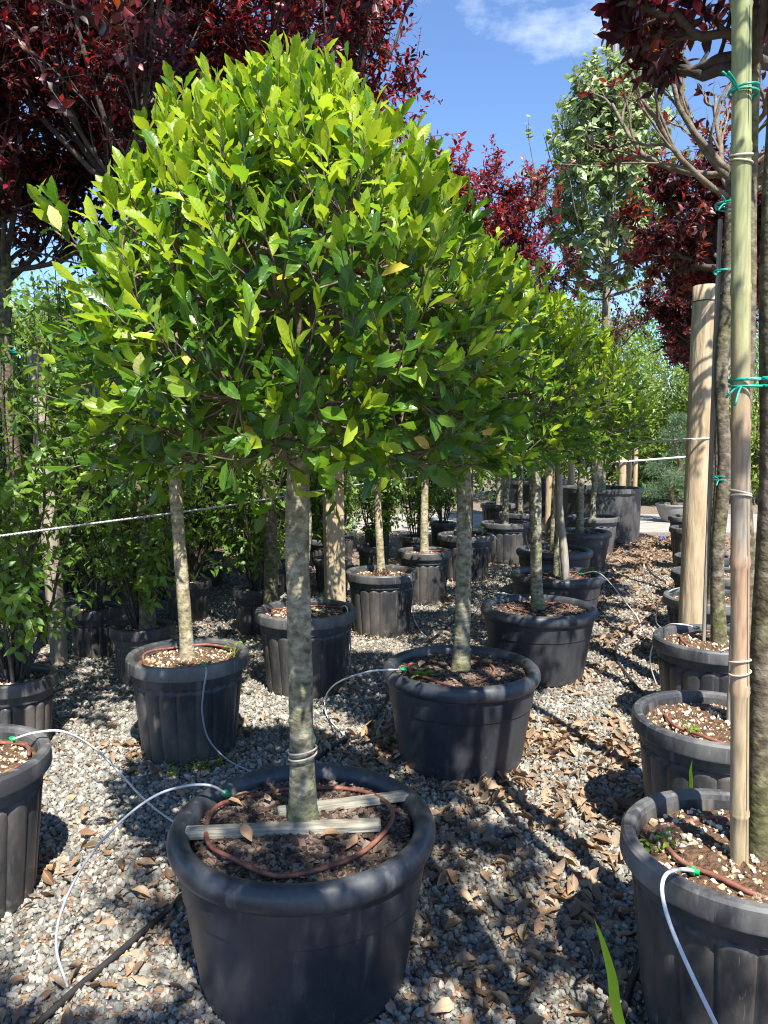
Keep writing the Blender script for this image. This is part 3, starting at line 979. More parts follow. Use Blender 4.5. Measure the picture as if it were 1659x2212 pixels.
# ------------------------------------------------------------------ layout tables (metres)
M_ROW = [(-0.238, 2.155), (0.381, 3.69), (1.045, 5.07), (1.46, 6.36), (1.76, 7.80), (2.43, 9.4), (2.95, 10.7)]
L_ROW = [(-1.46, 2.50), (-1.0, 3.80), (-0.50, 4.80), (-0.02, 6.25), (0.40, 7.45), (0.94, 8.70), (1.60, 10.0), (2.05, 11.4), (1.95, 13.0)]
R_ROW = [(0.965, 1.945), (1.30, 2.88), (1.80, 4.07), (2.27, 5.2), (2.70, 6.2), (3.17, 7.5), (3.80, 9.3), (4.40, 10.9)]
S_ROW = [(-1.90, 3.84), (-1.58, 4.95), (-1.05, 6.25), (-0.55, 8.0), (-0.12, 9.0), (0.42, 9.9)]
POTS_AT = [(x, y, 0.29) for x, y in M_ROW] + [(x, y, 0.22) for x, y in L_ROW + R_ROW] + [(x, y, 0.16) for x, y in S_ROW]


def ground_mask(xy):
    ok = np.ones(len(xy), bool)
    for x, y, r in POTS_AT:
        ok &= np.hypot(xy[:, 0] - x, xy[:, 1] - y) > r
    return ok


def jgrid(rng, y0, y1, cell, k=0.62, pad=0.35):
    xm = k * y1 + pad
    xs = np.arange(-xm, xm, cell); ys = np.arange(y0, y1, cell)
    X, Y = np.meshgrid(xs, ys)
    P = np.stack([X.ravel(), Y.ravel()], -1) + rng.uniform(-0.5, 0.5, (X.size, 2)) * cell
    return P[np.abs(P[:, 0]) < k * P[:, 1] + pad]


rng = np.random.default_rng(5)
xy = jgrid(rng, 1.45, 4.6, 0.0215)
xy = xy[ground_mask(xy)]
sz = rng.uniform(0.0075, 0.0165, len(xy)) * np.where(rng.uniform(size=len(xy)) < 0.07, 1.5, np.where(rng.uniform(size=len(xy)) < 0.3, 0.7, 1))
V1, F1 = pebbles(rng, np.column_stack([xy, 0.004 + rng.uniform(-0.003, 0.006, len(xy))]), sz, (ICO_V, ICO_F), (0.55, 0.95), 0.14)
xy = jgrid(rng, 4.6, 9.5, 0.032, 0.58, 0.4)
xy = xy[ground_mask(xy)]
V2, F2 = pebbles(rng, np.column_stack([xy, 0.004 + rng.uniform(-0.003, 0.005, len(xy))]), rng.uniform(0.011, 0.02, len(xy)), (OCT_V, OCT_F), (0.55, 0.9), 0.18)
xy = jgrid(rng, 1.45, 4.2, 0.021)
xy = xy[ground_mask(xy)]
V3, F3 = pebbles(rng, np.column_stack([xy, 0.003 + rng.uniform(0, 0.007, len(xy))]), rng.uniform(0.002, 0.006, len(xy)), (OCT_V, OCT_F), (0.6, 1.0), 0.2)
gr = link('gravel', np_mesh('gravel', np.concatenate([V1, V2, V3]), np.concatenate([F1, F2 + len(V1), F3 + len(V1) + len(V2)]), STONE))
tag(gr, 'loose grey crushed gravel covering the nursery ground between the pots', 'gravel', None, 'stuff')


# fallen leaves
def litter_points(rng, n, y0, y1, k=0.58, pad=0.3):
    out = []
    cx = rng.uniform(-1, 1, (70, 2))
    cl = np.column_stack([cx[:, 0] * (k * 5 + pad), rng.uniform(y0, y1, 70)])
    while sum(len(o) for o in out) < n:
        y = y0 + (y1 - y0) * np.sqrt(rng.uniform(0, 1, 4000)) if y1 > 4 else rng.uniform(y0, y1, 4000)
        x = rng.uniform(-1, 1, 4000) * (k * y + pad)
        # the path between the two rows carries most of the litter
        path = 0.36 + 0.42 * (y - 2.2)
        w = 0.16 + 0.75 * np.exp(-((x - path) / 0.75) ** 2) + 0.5 * np.exp(-((x - path + 0.95) / 0.3) ** 2)
        w *= np.where(x < path - 1.6, 0.35, 1)
        for qx, qy, qr in POTS_AT[:20]:
            w += 0.55 * np.exp(-((np.hypot(x - qx, y - qy) - qr - 0.06) / 0.07) ** 2)
        nz = np.sin(x * 7.1 + 1.3 * y) * np.sin(y * 6.3 - 2 * x) + np.sin(x * 17 + 3) * np.sin(y * 13)
        w *= np.clip(0.62 + 0.5 * nz, 0.12, 1.6)
        keep = rng.uniform(0, 1.3, 4000) < w
        P = np.column_stack([x, y])[keep]
        out.append(P[ground_mask(P)])
    return np.concatenate(out)[:n]


rng = np.random.default_rng(11)
litter = np.concatenate([litter_points(rng, 6400, 1.5, 4.2), litter_points(rng, 14000, 4.2, 12.5)])
nl = len(litter)
ang = rng.uniform(0, 6.28, nl)
lf = np.stack([np.cos(ang), np.sin(ang), rng.normal(0, 0.3, nl)], -1)
ln_ = np.stack([rng.normal(0, 0.5, nl), rng.normal(0, 0.5, nl), np.where(rng.uniform(size=nl) < 0.75, 1, -1)], -1)
ls = 0.026 + 0.056 * rng.uniform(0, 1, nl) ** 0.8
frag = rng.uniform(size=nl) < 0.36
ls[frag] = rng.uniform(0.010, 0.026, frag.sum())
lp = np.column_stack([litter, rng.uniform(0.004, 0.022, nl)])
kinds = rng.integers(0, 4, nl)
pr = project(lp)
vis = (pr[:, 0] > 0) & (pr[:, 0] < 1659) & (pr[:, 1] > 0) & (pr[:, 1] < 2212)
blocked = np.zeros(nl, bool)
for (x, y) in M_ROW[:2] + R_ROW[:2] + L_ROW[:2]:       # behind a near pot as seen from the camera
    t_ = lp[:, 1]
    dd = np.abs(lp[:, 0] * y - x * t_) / np.hypot(x, y)
    blocked |= (dd < 0.3) & (t_ > y) & (t_ < y + 0.9)
score = np.where(vis & ~blocked, ls / pr[:, 2], 0)
top = np.argsort(-score)[:300]
single = np.zeros(nl, bool); single[top] = True
Vs, Fs, off = [], [], 0
A1, A2 = [], []
for k in range(4):
    sel = (~single) & (kinds == k)
    V, F, lu, lv = scatter(T_DRY[k], lp[sel], lf[sel], ln_[sel], ls[sel])
    Vs.append(V); Fs.append(F + off); off += len(V); A1.append(lu); A2.append(lv)
lt = link('leaf_litter', np_mesh('leaf_litter', np.concatenate(Vs), np.concatenate(Fs), DRY, None, True, {'lu': np.concatenate(A1), 'lv': np.concatenate(A2)}))
tag(lt, 'scattered dry brown leaf litter covering the path farther down the rows', 'leaf litter', None, 'stuff')
for k in np.nonzero(single)[0]:
    o = bpy.data.objects.new('fallen_leaf', unit_leaf(T_DRY[kinds[k]], DRY))
    COL.objects.link(o)
    o.matrix_basis = leaf_matrix(lp[k], lf[k], ln_[k], ls[k])
    tag(o, 'curled dry brown leaf lying on the grey gravel', 'fallen leaf', 'dry leaves fallen on the gravel')


# ------------------------------------------------------------------ holly trees
def holly_crown(parent, origin, head, seed, R, zb, zt, n_tips, leaf, n_ind, tmpl, squash=(1, 1), young=0.5, k_leaf=7, off=(0, 0), twigmat=None, extra=None):
    """crown in the local frame of the tree (trunk at 0,0); head = local point where the trunk forks"""
    rng = np.random.default_rng(seed)
    H = zt - zb
    t = rng.beta(1.15, 1.25, n_tips)
    prof = np.power(np.clip(1 - t ** 2.2, 0, 1), 0.64) * (0.80 + 0.20 * np.clip(t / 0.22, 0, 1))
    shell = np.where(rng.uniform(size=n_tips) < 0.78, rng.uniform(0.80, 1.04, n_tips), np.sqrt(rng.uniform(0.05, 0.75, n_tips)))
    a = rng.uniform(0, 6.283, n_tips)
    lump = 1 + 0.10 * np.sin(3 * a + seed) + 0.07 * np.sin(5 * a + 2 * seed + 4 * t)
    r = R * prof * shell * lump
    tip = np.stack([off[0] + r * np.cos(a) * squash[0], off[1] + r * np.sin(a) * squash[1], zb + H * (0.02 + 0.93 * t) + rng.normal(0, 0.03, n_tips)], -1)
    tip[:, 0] -= 0.07 * t
    # underside
    under = rng.uniform(size=n_tips) < 0.12
    tip[under, 2] = zb + rng.uniform(-0.02, 0.16, under.sum())
    if extra is not None:
        tip = np.concatenate([tip, np.asarray(extra, float)])
        t = np.concatenate([t, np.full(len(extra), 0.3)])
        n_tips = len(tip)
    head = np.asarray(head, float)
    axis = np.column_stack([np.full(n_tips, head[0]), np.full(n_tips, head[1]), head[2] + 0.22 * (tip[:, 2] - head[2])])
    n2 = max(30, n_tips // 7); n1 = max(10, n_tips // 34)
    i2 = rng.choice(n_tips, n2, replace=False); i1 = rng.choice(n_tips, n1, replace=False)
    N2 = axis[i2] + 0.70 * (tip[i2] - axis[i2]) + rng.normal(0, 0.02, (n2, 3))
    N1 = axis[i1] + 0.40 * (tip[i1] - axis[i1]) + rng.normal(0, 0.02, (n1, 3))
    P0 = np.column_stack([np.full(n1, head[0]), np.full(n1, head[1]), head[2] - 0.10 + rng.uniform(0, 0.22, n1)])
    C1 = P0 + (N1 - P0) * np.array([0.55, 0.55, 0.30])
    p1 = bez(P0, C1, N1, 7, rng, 0.008)
    v1, f1, a1, b1 = tubes(p1, taper(rng.uniform(0.015, 0.024, n1), np.full(n1, 0.010), 7), 7)
    d1 = nrm(N1 - C1)
    j = np.argmin(((N2[:, None] - N1[None]) ** 2).sum(-1), 1)
    C2 = N1[j] + d1[j] * (np.linalg.norm(N2 - N1[j], axis=1) * 0.45)[:, None]
    p2 = bez(N1[j], C2, N2, 6, rng, 0.007)
    v2, f2, a2, b2 = tubes(p2, taper(np.full(n2, 0.0095), np.full(n2, 0.005), 6), 5)
    d2 = nrm(N2 - C2)
    q = np.argmin(((tip[:, None] - N2[None]) ** 2).sum(-1), 1)
    C3 = N2[q] + d2[q] * (np.linalg.norm(tip - N2[q], axis=1) * 0.4)[:, None]
    p3 = bez(N2[q], C3, tip, 5, rng, 0.005)
    v3, f3, a3, b3 = tubes(p3, taper(np.full(n_tips, 0.0048), np.full(n_tips, 0.0022), 5), 4)
    end = nrm(tip - C3)
    outw = nrm(tip - np.array([off[0], off[1], zb + 0.25 * H]))
    up = np.array([0, 0, 1.0])
    hi_t = np.clip((tip[:, 2] - zb) / H, 0, 1)[:, None]
    d = nrm(0.45 * end + 0.45 * outw + (0.28 + 1.15 * hi_t) * up + rng.normal(0, 0.16, tip.shape))
    ln = rng.uniform(0.07, 0.15, n_tips)
    v4, f4, a4, b4 = tubes(bez(tip, tip + d * ln[:, None] * 0.5, tip + d * ln[:, None], 3), taper(np.full(n_tips, 0.0022), np.full(n_tips, 0.0012), 3), 3)
    o1 = len(v1); o2 = o1 + len(v2); o3 = o2 + len(v3)
    me = np_mesh('branches', np.concatenate([v1, v2, v3, v4]), np.concatenate([f1, f2 + o1, f3 + o2, f4 + o3]), twigmat or TWIG, smooth=True)
    link('branches', me, parent)
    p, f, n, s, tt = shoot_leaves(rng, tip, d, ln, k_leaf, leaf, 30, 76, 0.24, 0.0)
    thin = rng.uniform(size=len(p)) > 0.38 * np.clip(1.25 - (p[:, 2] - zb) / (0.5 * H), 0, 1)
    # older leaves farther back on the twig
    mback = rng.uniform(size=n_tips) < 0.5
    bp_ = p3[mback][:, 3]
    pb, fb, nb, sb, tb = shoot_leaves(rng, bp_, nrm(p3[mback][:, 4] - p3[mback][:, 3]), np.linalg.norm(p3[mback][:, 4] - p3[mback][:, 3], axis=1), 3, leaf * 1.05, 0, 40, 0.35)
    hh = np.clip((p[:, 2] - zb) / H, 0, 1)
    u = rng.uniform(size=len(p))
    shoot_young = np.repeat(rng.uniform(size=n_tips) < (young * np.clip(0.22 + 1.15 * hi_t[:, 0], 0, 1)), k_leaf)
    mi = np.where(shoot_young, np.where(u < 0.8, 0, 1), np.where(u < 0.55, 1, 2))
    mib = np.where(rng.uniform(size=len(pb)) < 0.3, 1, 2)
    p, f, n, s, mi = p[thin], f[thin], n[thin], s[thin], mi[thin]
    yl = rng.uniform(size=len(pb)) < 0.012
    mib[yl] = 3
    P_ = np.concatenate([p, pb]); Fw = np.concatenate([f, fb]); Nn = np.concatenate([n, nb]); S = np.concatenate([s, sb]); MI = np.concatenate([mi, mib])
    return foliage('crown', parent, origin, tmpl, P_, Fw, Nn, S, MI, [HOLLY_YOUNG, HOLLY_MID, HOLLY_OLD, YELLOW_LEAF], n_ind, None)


def holly(label, x, y, kind, R, H, soil, seed, r0=0.038, lean=(0, 0), cr=0.6, zb=1.48, zt=2.62, tips=420, leaf=0.08, n_ind=100,
          bark=None, near=False, cover=400, squash=(1, 1), young=0.5, off=(0, 0), drop=0.05, extra=None):
    th = thing('potted_holly_tree', label, 'potted tree', (x, y, 0), 'hollies trained as standards in black pots')
    add_pot(th, kind, R, H, soil, seed, cover, drop)
    zs = H - drop
    head = (lean[0], lean[1], zb + 0.08)
    rng = np.random.default_rng(seed + 90)
    pts = [(0, 0, zs - 0.03)]
    for q in (0.25, 0.5, 0.75):
        pts.append((lean[0] * q + rng.normal(0, 0.008), lean[1] * q + rng.normal(0, 0.008), zs + (head[2] - zs) * q))
    pts.append(head)
    pts.append((head[0] + rng.normal(0, 0.01), head[1], head[2] + 0.18))
    trunk(th, 'trunk', pts, r0, r0 * 0.82, bark or BARK_GREY, seed, 20, 14, 0.065, 1.5)
    holly_crown(th, (x, y, 0), head, seed, cr, zb, zt, tips, leaf, n_ind, T_HOLLY if near else T_HOLLY_LO, squash, young, 8 if near else 7, off, None, extra)
    return th


o1 = np.array([M_ROW[0][0], M_ROW[0][1], 0])
EXTRA = [atd(a, b_, Y) - o1 for a, b_, Y in ((600, 1065, 2.03), (570, 1045, 2.0), (350, 880, 1.75), (330, 915, 1.78), (372, 845, 1.8), (275, 735, 1.75), (120, 500, 1.95), (160, 520, 1.9),
         (245, 770, 1.8), (700, 900, 1.75), (760, 870, 1.7), (800, 910, 1.8), (720, 960, 1.85), (980, 1010, 2.3), (1000, 990, 2.35), (560, 1000, 2.3))]
hm = [
    dict(label='front holly standard whose pot holds two grey battens on bark mulch', tips=1120, n_ind=300, near=True, leaf=0.072, cr=0.60, cover=3200, young=0.9, off=(0.03, 0.0), zb=1.54, zt=2.52, extra=EXTRA, r0=0.037, kind='smooth', squash=(1, 0.95)),
    dict(label='holly standard in smooth pot with leafy weed, next behind the battens pot', tips=860, n_ind=300, near=True, leaf=0.066, cr=0.58, cover=1800, young=0.85, zb=1.50, zt=2.54, r0=0.040, kind='smooth'),
    dict(label='pale-trunked holly standard in smooth black pot, third in the mulch-filled row', tips=760, n_ind=250, leaf=0.066, cr=0.60, cover=1200, young=1.0, zb=1.48, zt=2.54, r0=0.040, kind='smooth', lean=(-0.06, 0)),
    dict(label='holly standard with a crooked grey stake leaning in its smooth pot', tips=640, n_ind=150, leaf=0.068, cr=0.62, cover=700, young=1.0, zb=1.48, zt=2.54, r0=0.030, kind='smooth'),
    dict(label='holly standard in smooth pot just behind the one with the crooked stake', tips=600, n_ind=120, leaf=0.068, cr=0.66, cover=500, young=1.0, zb=1.48, zt=2.54, r0=0.042, kind='smooth'),
    dict(label='thin dark-trunked holly standard near the big black tub', tips=600, n_ind=100, leaf=0.070, cr=0.70, cover=400, young=1.0, zb=1.48, zt=2.54, r0=0.045, kind='smooth'),
    dict(label='holly standard in pale grey pot touching the big black tub', tips=600, n_ind=100, leaf=0.070, cr=0.72, cover=300, young=1.0, zb=1.48, zt=2.56, r0=0.042, kind='pale'),
]
HOLLIES = []
for i, kw in enumerate(hm):
    x, y = M_ROW[i]
    kw = dict(kw)
    kind = kw.pop('kind')
    HOLLIES.append(holly(kw.pop('label'), x, y, kind, 0.39 if kind == 'smooth' else 0.36, 0.485 if kind == 'smooth' else 0.54, 'mulch', 100 + i, **kw))
hl = [
    ('holly standard with leaning beige trunk and low yellow-green weeds at its pot foot', 0.305, 0.515, 0.034, (-0.06, 0)),
    ('holly standard in fluted pot directly in front of the square timber post', 0.325, 0.52, 0.030, (0, 0)),
    ('holly standard with root-matted trunk base behind the square timber post', 0.30, 0.52, 0.033, (-0.05, 0)),
    ('green-tinged holly standard in narrow fluted pot behind the root-matted one', 0.27, 0.52, 0.040, (0, 0)),
    ('holly standard with ivy-like weed spilling over its fluted pot', 0.325, 0.53, 0.035, (0, 0)),
    ('holly standard in fluted pot of pale pumice beyond the ivy-weed pot', 0.325, 0.53, 0.042, (0.02, 0)),
    ('holly standard in fluted pot before the concrete road', 0.32, 0.53, 0.040, (0, 0)),
    ('farthest holly standard of its row, right by the concrete road', 0.30, 0.53, 0.035, (0, 0)),
]
for i, (lab, R, H, r0, lean) in enumerate(hl):
    x, y = L_ROW[i + 1]
    HOLLIES.append(holly(lab, x, y, 'fluted', R, H, 'pumice', 200 + i, r0=r0, lean=lean, cr=0.50, zb=1.56, zt=2.45,
                         tips=520 if i < 3 else 420, leaf=0.066, n_ind=(40 if i == 1 else 80), bark=BARK_BEIGE if i in (0, 2, 3) else BARK_GREY,
                         cover=700 if i < 2 else 420, young=0.55))


front_crown = [c for c in HOLLIES[0].children if c.name.startswith('crown')][0]
for a, b_, Y, sz_, mt, fw, lab in ((300, 822, 1.66, 0.062, PALE_LEAF, (0.25, -0.5, 1.0), 'pale yellow-green leaf'), (402, 742, 1.72, 0.05, YELLOW_LEAF, (0.1, -0.4, -1.0), 'bright yellow leaf'),
                                   (948, 652, 1.80, 0.045, YELLOW_LEAF, (1.0, -0.2, 0.1), 'orange-yellow leaf'), (132, 502, 1.78, 0.062, PALE_LEAF, (-0.3, -0.3, 1.0), 'pale yellow-green leaf')):
    lo = link('leaf', unit_leaf(T_HOLLY[0], mt), front_crown)
    lo['label'] = lab
    lo.matrix_basis = leaf_matrix(atd(a, b_, Y) - o1, np.array(fw), np.array([0.25, -0.9, 0.35]), sz_)


# ------------------------------------------------------------------ vase-shaped crowns (plums) and other trees
def tube_at(P, t):
    """points and tangents at parameter t (T,) on paths P (T,n,3)"""
    n = P.shape[1]
    x = np.clip(t * (n - 1), 0, n - 1.001)
    i = x.astype(int); fr = (x - i)[:, None]
    idx = np.arange(len(P))
    return P[idx, i] * (1 - fr) + P[idx, i + 1] * fr, nrm(P[idx, i + 1] - P[idx, i])


def vase_crown(parent, origin, head, seed, n_limb, L, phi, k2, k3, leaf, mats, probs, n_ind, k_leaf=11, r_limb=0.018, tmpl=None,
               l2=0.5, l3=0.28, tip_red=None, twigmat=None, up2=0.35, bare=0.0, cup=0.5, low2=0.22):
    rng = np.random.default_rng(seed)
    head = np.asarray(head, float)
    az = np.arange(n_limb) * 2.4 + rng.uniform(0, 6.28) + rng.normal(0, 0.25, n_limb)
    ph = np.radians(rng.uniform(phi[0], phi[1], n_limb))
    Ls = L * rng.uniform(0.8, 1.12, n_limb)
    h = np.stack([np.cos(az), np.sin(az), np.zeros(n_limb)], -1)
    up = np.array([0, 0, 1.0])
    P0 = np.repeat(head[None], n_limb, 0) + np.column_stack([np.zeros((n_limb, 2)), rng.uniform(-0.10, 0.06, n_limb)])
    P2 = P0 + Ls[:, None] * (np.sin(ph)[:, None] * h + np.cos(ph)[:, None] * up)
    P1 = P0 + Ls[:, None] * cup * (np.sin(np.minimum(ph * 1.7, 1.5))[:, None] * h + np.cos(np.minimum(ph * 1.7, 1.5))[:, None] * up)
    limbs = bez(P0, P1, P2, 9, rng, 0.012)
    parts = [tubes(limbs, taper(r_limb * rng.uniform(0.75, 1.15, n_limb), np.full(n_limb, r_limb * 0.42), 9), 8)]
    li = np.repeat(np.arange(n_limb), k2)
    t2 = rng.uniform(low2, 0.98, len(li))
    s2, d2 = tube_at(limbs[li], t2)
    e2 = nrm(d2 + rng.normal(0, 0.55, s2.shape) + up2 * up)
    len2 = L * l2 * rng.uniform(0.6, 1.15, len(li)) * (1.15 - 0.5 * t2)
    sec = bez(s2, s2 + (0.6 * d2 + 0.4 * e2) * (len2 * 0.45)[:, None], s2 + e2 * len2[:, None] + up * 0.08 * len2[:, None], 6, rng, 0.008)
    parts.append(tubes(sec, taper(np.full(len(li), r_limb * 0.42), np.full(len(li), r_limb * 0.2), 6), 5))
    si = np.repeat(np.arange(len(li)), k3)
    t3 = rng.uniform(0.2, 1.0, len(si))
    s3, d3 = tube_at(sec[si], t3)
    e3 = nrm(d3 + rng.normal(0, 0.65, s3.shape) + 0.3 * up)
    len3 = L * l3 * rng.uniform(0.55, 1.2, len(si))
    tw = bez(s3, s3 + d3 * (len3 * 0.4)[:, None], s3 + e3 * len3[:, None], 4, rng, 0.004)
    parts.append(tubes(tw, taper(np.full(len(si), r_limb * 0.17), np.full(len(si), 0.0013), 4), 3))
    o = 0; VV, FF = [], []
    for v, f, _, _ in parts:
        VV.append(v); FF.append(f + o); o += len(v)
    link('branches', np_mesh('branches', np.concatenate(VV), np.concatenate(FF), twigmat or TWIG_DARK, smooth=True), parent)
    leafy = rng.uniform(size=len(si)) > bare
    a = np.concatenate([tw[leafy][:, 0], sec[:, -2]]); b = np.concatenate([tw[leafy][:, -1], sec[:, -1]])
    p, f, n, s, tt = shoot_leaves(rng, a, b - a, np.linalg.norm(b - a, axis=1), k_leaf, leaf, 5, 50, 0.3, 0.1)
    n = n + np.array([0, 0, 0.5])
    f = f + np.array([0, 0, -0.12])
    mi = rng.choice(len(mats), len(p), p=probs)
    if tip_red is not None:
        mi = np.where((tt > 0.55) & (rng.uniform(size=len(p)) < tip_red[1]), tip_red[0], mi)
    return foliage('crown', parent, origin, tmpl or T_OVAL, p, f, n, s, mi, mats, n_ind)


PLUM_MATS = [PURPLE, RED, COPPER]


def plum(label, x, y, seed, zhead, R=0.32, H=0.52, cover=420, r0=0.037, lean=(0, 0), group='purple-leaved plums in fluted pots', kind='fluted', base=(0, 0), **kw):
    th = thing('potted_plum_tree', label, 'potted tree', (x, y, 0), group)
    drop = 0.045
    add_pot(th, kind, R, H, 'pumice', seed, cover, drop)
    zs = H - drop
    rng = np.random.default_rng(seed + 7)
    head = np.array([base[0] + lean[0], base[1] + lean[1], zhead])
    pts = [(base[0], base[1], zs - 0.03)] + [(base[0] + lean[0] * q + rng.normal(0, 0.012), base[1] + lean[1] * q + rng.normal(0, 0.012), zs + (zhead - zs) * q) for q in (0.2, 0.4, 0.6, 0.8)] + [tuple(head), tuple(head + np.array([0, 0, 0.07]))]
    trunk(th, 'trunk', pts, r0, r0 * 0.86, BARK_PLUM, seed, 16, 9, 0.06, 1.3)
    args = dict(n_limb=8, L=0.85, phi=(18, 62), k2=6, k3=4, leaf=0.062, probs=[0.66, 0.2, 0.14], n_ind=0, k_leaf=9, r_limb=0.019, tip_red=(1, 0.3))
    args.update(kw)
    vase_crown(th, (x, y, 0), head, seed, args.pop('n_limb'), args.pop('L'), args.pop('phi'), args.pop('k2'), args.pop('k3'), args.pop('leaf'),
               PLUM_MATS, args.pop('probs'), args.pop('n_ind'), **args)
    return th


PLUM_SPEC = [
    ('plum tree tied to the thick bamboo cane, mossy foot in a fluted pot', dict(r0=0.038, zhead=3.05, lean=(-0.06, 0.0), base=(0.05, 0.0), cover=1100, k2=6, k3=4, L=0.6)),
    ('plum tree in the dirty fluted pot with loose coiled ring, behind the bamboo cane pot', dict(r0=0.034, zhead=3.0, lean=(-0.08, 0.0), base=(0.10, 0), cover=900, n_ind=150, phi=(40, 82), L=0.55, leaf=0.08, probs=[0.94, 0.0, 0.06], tip_red=(1, 0.05), k2=7, r_limb=0.024)),  # leaf mix kept almost all dark purple, painting the crown's shade into its colour
    ('pollarded plum tree with bare knobbly limbs in front of the round post', dict(r0=0.036, zhead=2.92, base=(0.03, 0), lean=(-0.035, 0), cover=500, n_ind=150, phi=(15, 72), L=0.86, bare=0.85, n_limb=12, r_limb=0.021, k_leaf=6, k2=5, twigmat=TWIG, l2=0.6)),
    ('plum tree in fluted pot right behind the round wooden post', dict(r0=0.030, zhead=2.72, n_ind=120)),
    ('slim plum tree in fluted pot, second behind the round wooden post', dict(r0=0.032, zhead=2.72, n_ind=120)),
    ('plum tree in small low pot, third behind the round wooden post', dict(r0=0.034, zhead=2.7, n_ind=100, R=0.27, H=0.46)),
    ('plum tree in tall fluted pot of white pumice near the concrete road', dict(r0=0.034, zhead=2.7, n_ind=100, R=0.28, H=0.54)),
    ('last plum tree of its row, right by the concrete road', dict(r0=0.034, zhead=2.7, n_ind=80, R=0.3)),
]
PLUMS = []
for i, (lab, kw) in enumerate(PLUM_SPEC):
    x, y = R_ROW[i]
    kw = dict(kw)
    if i > 2:
        kw.setdefault('phi', (15, 85)); kw.setdefault('L', 0.68); kw.setdefault('k2', 10); kw.setdefault('k3', 6); kw.setdefault('n_limb', 10); kw.setdefault('probs', [0.68, 0.08, 0.24]); kw.setdefault('tip_red', (1, 0.12)); kw.setdefault('k_leaf', 15)
    PLUMS.append(plum(lab, x, y, 300 + i, **kw))
plum('plum tree in scuffed fluted pot whose white tube arches toward the battens pot', L_ROW[0][0], L_ROW[0][1], 320, 3.0, R=0.305, H=0.52, cover=700, n_ind=40, lean=(-0.05, 0), L=0.95, phi=(20, 70), leaf=0.075)
# trees behind the photographer whose crowns shade the foreground
SHADE = [((0.70, 0.96), 3.0, 0.5), ((0.52, -0.72), 3.4, 1.1), ((0.92, -0.42), 3.2, 0.75), ((-0.45, -1.05), 3.4, 0.85)]
for i, ((x, y), zh, L) in enumerate(SHADE):
    plum('plum tree standing behind the photographer in a fluted pot', x, y, 340 + i, zh, cover=200, L=L, k2=7, k3=5, phi=(12, 72), leaf=0.072, k_leaf=11)


# purple trees behind the hollies
def purple_tree(label, x, y, seed, zhead, L, r0=0.05, **kw):
    th = thing('purple_leaf_tree', label, 'tree', (x, y, 0), 'purple-leaved trees behind the hollies')
    rng = np.random.default_rng(seed)
    pts = [(0, 0, -0.02)] + [(rng.normal(0, 0.02), rng.normal(0, 0.02), zhead * q) for q in (0.25, 0.5, 0.75)] + [(0, 0, zhead), (0, 0, zhead + 0.1)]
    trunk(th, 'trunk', pts, r0, r0 * 0.8, BARK_PLUM, seed, 14, 8, 0.06)
    args = dict(n_limb=11, phi=(8, 55), k2=11, k3=6, leaf=0.070, probs=[0.84, 0.10, 0.06], n_ind=200, k_leaf=16, r_limb=0.019, tip_red=(1, 0.14), l2=0.42, l3=0.2, low2=0.08)
    args.update(kw)
    vase_crown(th, (x, y, 0), (0, 0, zhead), seed, args.pop('n_limb'), L, args.pop('phi'), args.pop('k2'), args.pop('k3'), args.pop('leaf'),
               PLUM_MATS, args.pop('probs'), args.pop('n_ind'), **args)


purple_tree('purple tree whose dark trunk is tied beside a grey post among the shrubs', -2.48, 5.1, 401, 2.7, 1.5, phi=(6, 50), k2=16, n_ind=250)
purple_tree('tall multi-limbed purple tree towering behind the front holly', -1.55, 4.9, 402, 3.0, 2.4, 0.055, phi=(6, 52), k2=17, n_limb=14, n_ind=300, l2=0.36)
purple_tree('bright red-edged purple tree behind and right of the front holly top', -0.90, 5.9, 403, 3.2, 2.2, 0.055, phi=(6, 40), k2=17, n_limb=14, n_ind=300, l2=0.34, tip_red=(1, 0.5), probs=[0.6, 0.32, 0.08])  # larger share of red leaves paints the sun on its outer edge
purple_tree('purple tree rising behind the second holly against blue sky', 1.0, 9.0, 404, 2.6, 1.7, 0.05, phi=(8, 48), k2=19, leaf=0.076, n_ind=200, tip_red=(1, 0.55), probs=[0.55, 0.37, 0.08])
purple_tree('low dark purple tree at the foot of the silvery lime crown', 2.35, 12.0, 405, 2.5, 1.75, 0.05, phi=(15, 60), k2=10, n_ind=120)
purple_tree('purple tree at the left end of the shrubs against sky', -3.6, 6.4, 406, 3.0, 2.2, 0.05, phi=(6, 45), k2=12, n_ind=120)


